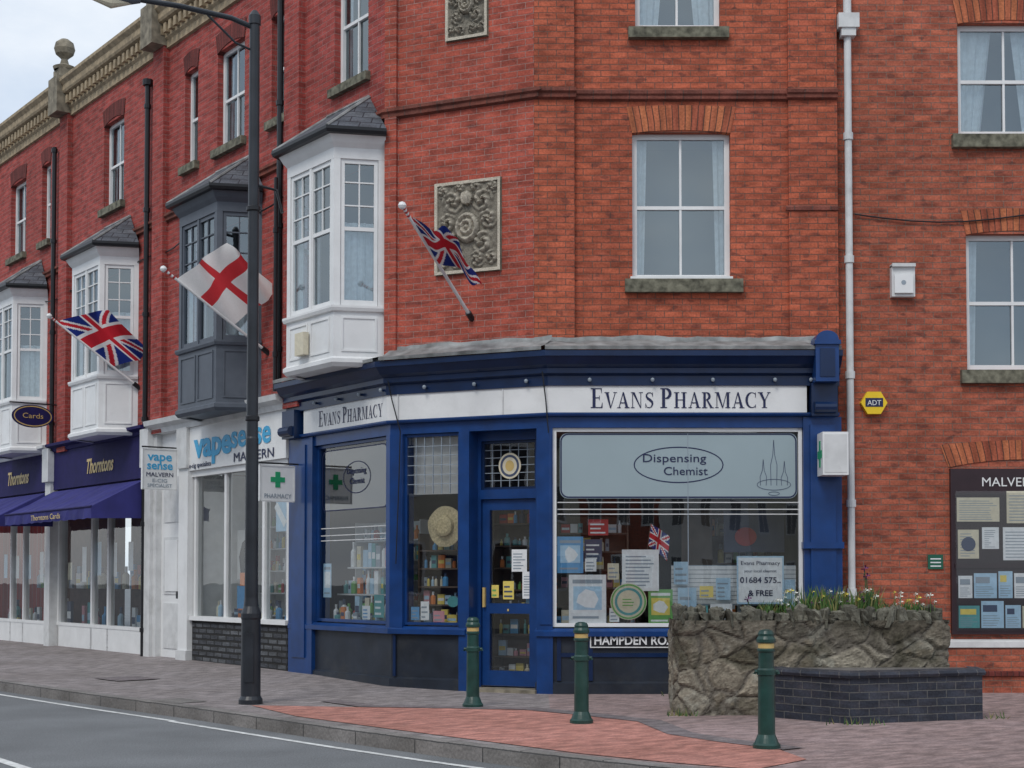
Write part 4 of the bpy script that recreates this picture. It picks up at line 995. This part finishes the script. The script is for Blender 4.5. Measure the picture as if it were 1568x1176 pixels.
# ================================================================== BOLLARDS
for (x,y) in ((-.43,16.3),(.678,14.49),(2.12,12.37)):
    e=parent_empty("bollard"); p=Part()
    lathe(p,x,y,[(.115,0),(.115,.035),(.10,.05),(.085,.09),(.072,.12),(.068,.60),(.068,.61),(.078,.615),(.078,.655),(.066,.67),(.064,.72),(.064,.80),(.074,.81),(.074,.825),(.066,.835)],GREEN,28)
    lathe(p,x,y,[(.067,.835),(.067,.875)],GOLD,28)
    lathe(p,x,y,[(.066,.875),(.080,.885),(.080,.91),(.066,.935),(.068,.955),(.055,.98),(.03,.99),(0,.992)],GREEN,28)
    for sx in (-1,1): tube(p,[(x+sx*.05,y,.64),(x+sx*.095,y,.64),(x+sx*.10,y,.62)],.018,GREEN,8)
    p.build("column",e,False)

# ================================================================== STONE WALL + PLANTER + FLOWERS
def rubble(name,path,z0,z1,par,amp=.05,sc=3.6,seed=0):
    of=offs(path); L=[0]
    for i in range(1,len(path)): L.append(L[-1]+math.dist(path[i-1],path[i]))
    st=.016; nu=int(L[-1]/st); nzz=int((z1-z0)/st); v=[];c=[];f=[]
    for j in range(nzz+1):
        z=z0+(z1-z0)*j/nzz
        for i in range(nu+1):
            l=L[-1]*i/nu; k=0
            while k<len(L)-2 and l>L[k+1]: k+=1
            t=(l-L[k])/(L[k+1]-L[k]); x=path[k][0]*(1-t)+path[k+1][0]*t; y=path[k][1]*(1-t)+path[k+1][1]*t
            ox=of[k][0]*(1-t)+of[k+1][0]*t; oy=of[k][1]*(1-t)+of[k+1][1]*t
            q=Vector((l*sc+seed,z*sc*1.25,seed*.37)); q+=noise.noise_vector(q*.9)*.4
            ds,ps=noise.voronoi(q); e=ds[1]-ds[0]
            h=min(1,e*4.5)**.7
            hs=(math.sin(ps[0].x*91.7+ps[0].y*37.1)*4373.1)%1; hs2=(math.sin(ps[0].x*17.7+ps[0].y*77.1)*2373.1)%1
            fine=noise.noise(q*5)*.6+noise.noise(q*13)*.4
            dd=amp*(h*(.6+.4*hs)-.5)+.016*fine
            v.append((x+ox*dd,y+oy*dd,z))
            b_=.15+.10*hs
            col=Vector((b_*1.10,b_*(1.0-.05*hs2),b_*(.80-.08*hs2)))
            if h<.5: col=Vector((.19,.17,.14))*(.75+.5*h)
            nn=1+.6*fine; lich=noise.noise(Vector((l*2.6+9,z*3.4,4)))+.4*noise.noise(Vector((l*14,z*16,4)))
            if lich>.22: col=col.lerp(Vector((.32,.31,.26)),min(.6,(lich-.22)*3))
            mo=noise.noise(Vector((l*1.7+3,z*2.5,8)))+.3*noise.noise(Vector((l*11,z*11,8)))
            if mo>.1: col=col.lerp(Vector((.06,.055,.035)),min(.7,(mo-.1)*2.2))
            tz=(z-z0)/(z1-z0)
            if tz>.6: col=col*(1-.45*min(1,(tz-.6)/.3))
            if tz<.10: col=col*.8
            c.append((col.x*nn,col.y*nn,col.z*nn,1))
    for j in range(nzz):
        for i in range(nu):
            a=j*(nu+1)+i; f.append((a,a+1,a+nu+2,a+nu+1))
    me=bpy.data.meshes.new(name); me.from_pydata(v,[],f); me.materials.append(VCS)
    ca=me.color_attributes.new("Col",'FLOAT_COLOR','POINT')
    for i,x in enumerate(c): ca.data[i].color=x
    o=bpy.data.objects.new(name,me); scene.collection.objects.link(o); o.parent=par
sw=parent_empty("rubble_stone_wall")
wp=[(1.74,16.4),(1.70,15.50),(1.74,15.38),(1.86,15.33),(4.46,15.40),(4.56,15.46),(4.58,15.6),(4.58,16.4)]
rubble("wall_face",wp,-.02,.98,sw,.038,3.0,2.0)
p=Part(); p.poly([(x,y,.96) for x,y in wp],plain("soil",(0.05,0.035,0.025),.95,.4,12)); p.build("soil_top",sw)
v=[];f=[];c=[]
def rock(cx,cy,cz,sx,sy,sz,rot,seed,tilt=0):
    b=len(v); n=9; m=7
    col=.07+.10*R()
    for j in range(m+1):
        ph_=math.pi*j/m
        for i in range(n):
            a=2*math.pi*i/n; d=Vector((math.sin(ph_)*math.cos(a),math.sin(ph_)*math.sin(a),math.cos(ph_)))
            k=max(abs(d.x),abs(d.y),abs(d.z)); q=d/(k**.7); q*=1+.34*noise.noise(d*1.9+Vector((seed,0,0)))
            x=q.x*sx+q.z*sz*tilt; y=q.y*sy; v.append((cx+x*math.cos(rot)-y*math.sin(rot),cy+x*math.sin(rot)+y*math.cos(rot),cz+q.z*sz))
            kk=col*(1+.6*noise.noise(d*3+Vector((seed,3,0)))); c.append((kk*1.03,kk,kk*.80,1))
    for j in range(m):
        for i in range(n): f.append((b+j*n+i,b+(j+1)*n+i,b+(j+1)*n+(i+1)%n,b+j*n+(i+1)%n))
def alongstones(p0,p1,step):
    L=math.dist(p0,p1); s_=0
    while s_<L:
        t=s_/L; hh=.05+.085*R(); rock(p0[0]+(p1[0]-p0[0])*t,p0[1]+(p1[1]-p0[1])*t+.05*(R()-.5),.99+.02*R(),.022+.045*R(),.09+.05*R(),hh,(R()-.5)*.8,R()*50,(R()-.5)*.7); s_+=step*(.5+.9*R())
alongstones((1.80,15.45),(4.5,15.50),.07); alongstones((1.84,15.55),(1.84,16.4),.09); alongstones((4.48,15.6),(4.48,16.4),.09); alongstones((1.9,15.6),(3.0,15.62),.16)
me=bpy.data.meshes.new("coping_stones"); me.from_pydata(v,[],f); me.materials.append(VCS)
ca=me.color_attributes.new("Col",'FLOAT_COLOR','POINT')
for i,x in enumerate(c): ca.data[i].color=x
o=bpy.data.objects.new("coping_stones",me); scene.collection.objects.link(o); o.parent=sw

pl=parent_empty("blue_brick_planter"); p=Part()
pp=[(2.67,15.32),(2.68,15.1),(3.29,14.42),(4.74,14.95),(4.80,15.35)]
sweep(p,pp,[(0,0.0),(0,.44)],BR_B,False); sweep(p,pp,[(0,.44),(.025,.442),(.035,.47),(.02,.50),(-.12,.51)],BR_B,False)
p.poly([(x,y,.495) for x,y in pp],plain("planter_top",(0.13,0.12,0.11),.9,.3,8))
p.build("planter_brickwork",pl)

def leafmat(n,c): return plain(n,c,.6,.3,30)
LG=leafmat("leaf_green",(0.07,0.15,0.035)); LG2=leafmat("leaf_dark",(0.035,0.08,0.025)); LG3=leafmat("leaf_straw",(0.20,0.19,0.07)); YF=pc("yellow_petal",(.7,.6,.1)); WF=pc("white_petal",(.75,.75,.68)); PF=pc("purple_petal",(.12,.02,.12))
p=Part()
clumps=[(.30,.03),(.42,.02),(.50,.04),(.57,.03),(.66,.05),(.74,.03),(.84,.04),(.92,.02)]
for k in range(1000):
    cc,sp=random.choice(clumps); t=cc+random.gauss(0,sp); x=1.95+2.5*min(1,max(0,t)); y=15.55+.4*R(); z=.96
    h=(.10+.22*R())*(1.25 if .45<t<.8 else .75); dx=(R()-.5)*.20; dy=(R()-.5)*.12; w_=.004+.006*R(); a=R()*3.14
    cx_,sy_=math.cos(a)*w_,math.sin(a)*w_
    p.poly([(x-cx_,y-sy_,z),(x+cx_,y+sy_,z),(x+dx*.4+cx_*.8,y+dy*.5+sy_*.8,z+h*.65),(x+dx,y+dy,z+h),(x+dx*.4-cx_*.8,y+dy*.5-sy_*.8,z+h*.65)],random.choice([LG,LG,LG2,LG3]))
def bloom(x,y,z,r,m):
    for i in range(6):
        a=i*math.pi/3; b=a+.5
        p.poly([(x,y,z),(x+r*math.cos(a),y+r*math.sin(a)*.6,z+r*.5*math.sin(a)),(x+r*1.2*math.cos(a+.25),y-.01,z+r*math.sin(a+.25)),(x+r*math.cos(b),y+.01,z+r*math.sin(b))],m)
for k in range(46):
    x=2.7+1.75*R(); y=15.5+.3*R(); z=1.13+.17*R(); bloom(x,y,z,.016+.014*R(),random.choice([WF,WF,YF])); tube(p,[(x,y,.96),(x,y,z)],.003,LG,4)
for k in range(10):
    x=3.1+.9*R(); z=1.15+.15*R(); bloom(x,15.6,z,.02,PF); tube(p,[(x,15.6,.96),(x,15.6,z)],.003,LG,4)
for x,z in ((3.74,1.52),(3.76,1.44),(2.5,1.2)):
    tube(p,[(x+.03,15.7,.96),(x,15.7,z)],.006,LG2,5); bloom(x,15.69,z,.035,PF); bloom(x,15.67,z,.028,PF)
p.build("wall_top_flowers")
p=Part()
for (x0,y0,n,sp) in ((1.75,15.3,40,.15),(-2.75,20.9,120,.12),(3.3,14.38,20,.3),(4.8,15.0,25,.2),(2.3,17.9,30,.5)):
    for k in range(n):
        x=x0+(R()-.5)*2*sp; y=y0+(R()-.5)*.15; h=.03+.07*R(); zz=.0 if x>-2 else .08
        p.poly([(x-.006,y,zz),(x+.006,y,zz),(x+(R()-.5)*.08,y+(R()-.5)*.05,zz+h)],random.choice([LG,LG2,LG3]))
p.build("weeds")

# ================================================================== GROUND
p=Part(); G_=300
p.poly([(-G_,-G_,-.13),(G_,-G_,-.13),(G_,G_,-.13),(-G_,G_,-.13)],ASPH); p.build("road")
K=[(-31,52.4),(-15,30.6),(-7.05,20.4),(-5.2,18.2),(-3.47,16.24),(-2.4,14.95),(-1.426,13.8),(-.55,12.82),(.244,12.0),(.75,11.5),(1.30,11.05),(2.0,10.55),(3.2,9.9),(6,8.7),(18,5)]
I=[(-25,52),(-13.5,36),(-6.9,27),(-5.2,24.6),(-4.1,23.0),(-2.9,21.2),(-1.6,19.4),(-.6,19.0),(.45,18.5),(1.0,18.5),(1.6,18.6),(2.6,18.6),(4.5,18.6),(9,18.6),(22,18.6)]
ZI=[.12,.12,.12,.12,.11,.09,.03,0.0,0,0,0,0,0,0,0]
of=offs(K)
K2=[(k[0]-o[0]*.15,k[1]-o[1]*.15) for k,o in zip(K,of)]
p=Part()
for i in range(len(K)-1):
    for a,b in ((0,.4),(.4,1)):
        def q(j,t): return (K2[j][0]*(1-t)+I[j][0]*t,K2[j][1]*(1-t)+I[j][1]*t,ZI[j]*(1 if t>.9 else 0))
        pts=[q(i,a),q(i+1,a),q(i+1,b),q(i,b)]
        p.poly(pts,PAVE if i<8 else PAVEP,[(x*.76+y*.65,-x*.65+y*.76) for x,y,z in pts])
p.build("pavement")
p=Part(); sweep(p,K,[(0,-.14),(0,-.012),(-.012,.003),(-.15,.003)],KERB,False); p.build("kerb")
def gpoly(p,pts,z,mat,ang=.71):
    c,s_=math.cos(ang),math.sin(ang); p.poly([(x,y,z) for x,y in pts],mat,[(x*c+y*s_,-x*s_+y*c) for x,y in pts])
p=Part()
gpoly(p,[(-2.9,16.5),(-2.2,15.2),(-1.15,13.95),(-.1,12.75),(.55,12.0),(1.2,11.42),(1.8,11.0),(2.3,11.6),(2.2,12.3),(1.75,12.9),(1.42,13.5),(1.25,14.6),(.7,15.3),(.15,15.9),(-.7,16.1),(-1.6,16.25)],.006,PAVER)
p.build("red_block_paving")
p=Part()
band=[(-2.1,17.1),(-1.6,16.40),(-.7,16.24),(.2,16.05),(.8,15.4),(1.36,14.68),(1.53,13.5),(1.88,12.9),(2.33,12.3)]
ob=offs(band)
for i in range(len(band)-1):
    a,b=band[i],band[i+1]; na,nb_=ob[i],ob[i+1]; w_=.13
    gpoly(p,[(a[0]+na[0]*w_,a[1]+na[1]*w_),(b[0]+nb_[0]*w_,b[1]+nb_[1]*w_),(b[0]-nb_[0]*w_,b[1]-nb_[1]*w_),(a[0]-na[0]*w_,a[1]-na[1]*w_)],.010,PAVED)
p.build("dark_paving_band")
p=Part(); gpoly(p,[(-5.9,20.9),(-5.4,20.3),(-4.9,20.75),(-5.4,21.35)],.012,PAVED); gpoly(p,[(-4.2,17.2),(-3.8,16.75),(-3.5,17.05),(-3.9,17.5)],.006,KERB); p.build("inspection_covers")
p=Part()
def rline(path,o0,w_,z=-.126):
    of=offs(path)
    for i in range(len(path)-1):
        q=[]
        for j,o_ in ((i,o0),(i,o0+w_),(i+1,o0+w_),(i+1,o0)): q.append((path[j][0]+of[j][0]*o_,path[j][1]+of[j][1]*o_,z))
        p.poly(q,LINE)
rline(K[1:5],.22,.075); rline(K[4:9],.26,.075)
rline([(-9.5,19.9),(-4.7,13.2)],0,.1); rline([(-4.45,12.85),(-3.0,10.85)],0,.1)
p.build("road_markings")

# ================================================================== WORLD, SUN, CAMERA
wd=bpy.data.worlds.new("World"); scene.world=wd; wd.use_nodes=True; nt=wd.node_tree; nt.nodes.clear()
out=nt.nodes.new("ShaderNodeOutputWorld"); sk=nt.nodes.new("ShaderNodeTexSky"); sk.sky_type='NISHITA'; sk.sun_disc=False
EL=math.radians(50); sk.sun_elevation=EL; sk.sun_rotation=math.radians(205)
b1=nt.nodes.new("ShaderNodeBackground"); b1.inputs[1].default_value=.12; nt.links.new(sk.outputs[0],b1.inputs[0])
b2=nt.nodes.new("ShaderNodeBackground"); b2.inputs[1].default_value=1.42
tc=nt.nodes.new("ShaderNodeTexCoord"); mp=nt.nodes.new("ShaderNodeMapping"); mp.inputs["Scale"].default_value=(1,1,2.2)
nt.links.new(tc.outputs["Generated"],mp.inputs[0]); n=nz(nt,mp.outputs[0],3.2,8,.55)
cr=ramp(nt,.36,.64,(.42,.51,.64),(.74,.77,.80))
nt.links.new(n.outputs["Fac"],cr.inputs["Fac"]); nt.links.new(cr.outputs["Color"],b2.inputs[0])
mx=nt.nodes.new("ShaderNodeMixShader"); mx.inputs[0].default_value=.85
nt.links.new(b1.outputs[0],mx.inputs[1]); nt.links.new(b2.outputs[0],mx.inputs[2]); nt.links.new(mx.outputs[0],out.inputs[0])
sl=bpy.data.lights.new("sun",'SUN'); sl.energy=1.5; sl.angle=math.radians(20); sl.color=(1,.96,.9)
so=bpy.data.objects.new("sun",sl); scene.collection.objects.link(so)
az=math.radians(205)
dv=Vector((math.sin(az)*math.cos(EL),math.cos(az)*math.cos(EL),math.sin(EL)))
so.rotation_euler=dv.to_track_quat('Z','Y').to_euler(); so.location=(0,0,20)

PITCH=2.0
cam=bpy.data.cameras.new("camera"); co=bpy.data.objects.new("camera",cam); scene.collection.objects.link(co)
co.location=(0,0,1.42); co.rotation_euler=(math.radians(90+PITCH),0,0); cam.sensor_width=36; cam.lens=52.0
cam.shift_y=(297-2265*math.tan(math.radians(PITCH)))/1568; cam.clip_end=1000
scene.camera=co
scene.view_settings.view_transform='Standard'; scene.view_settings.look='None'; scene.view_settings.exposure=0
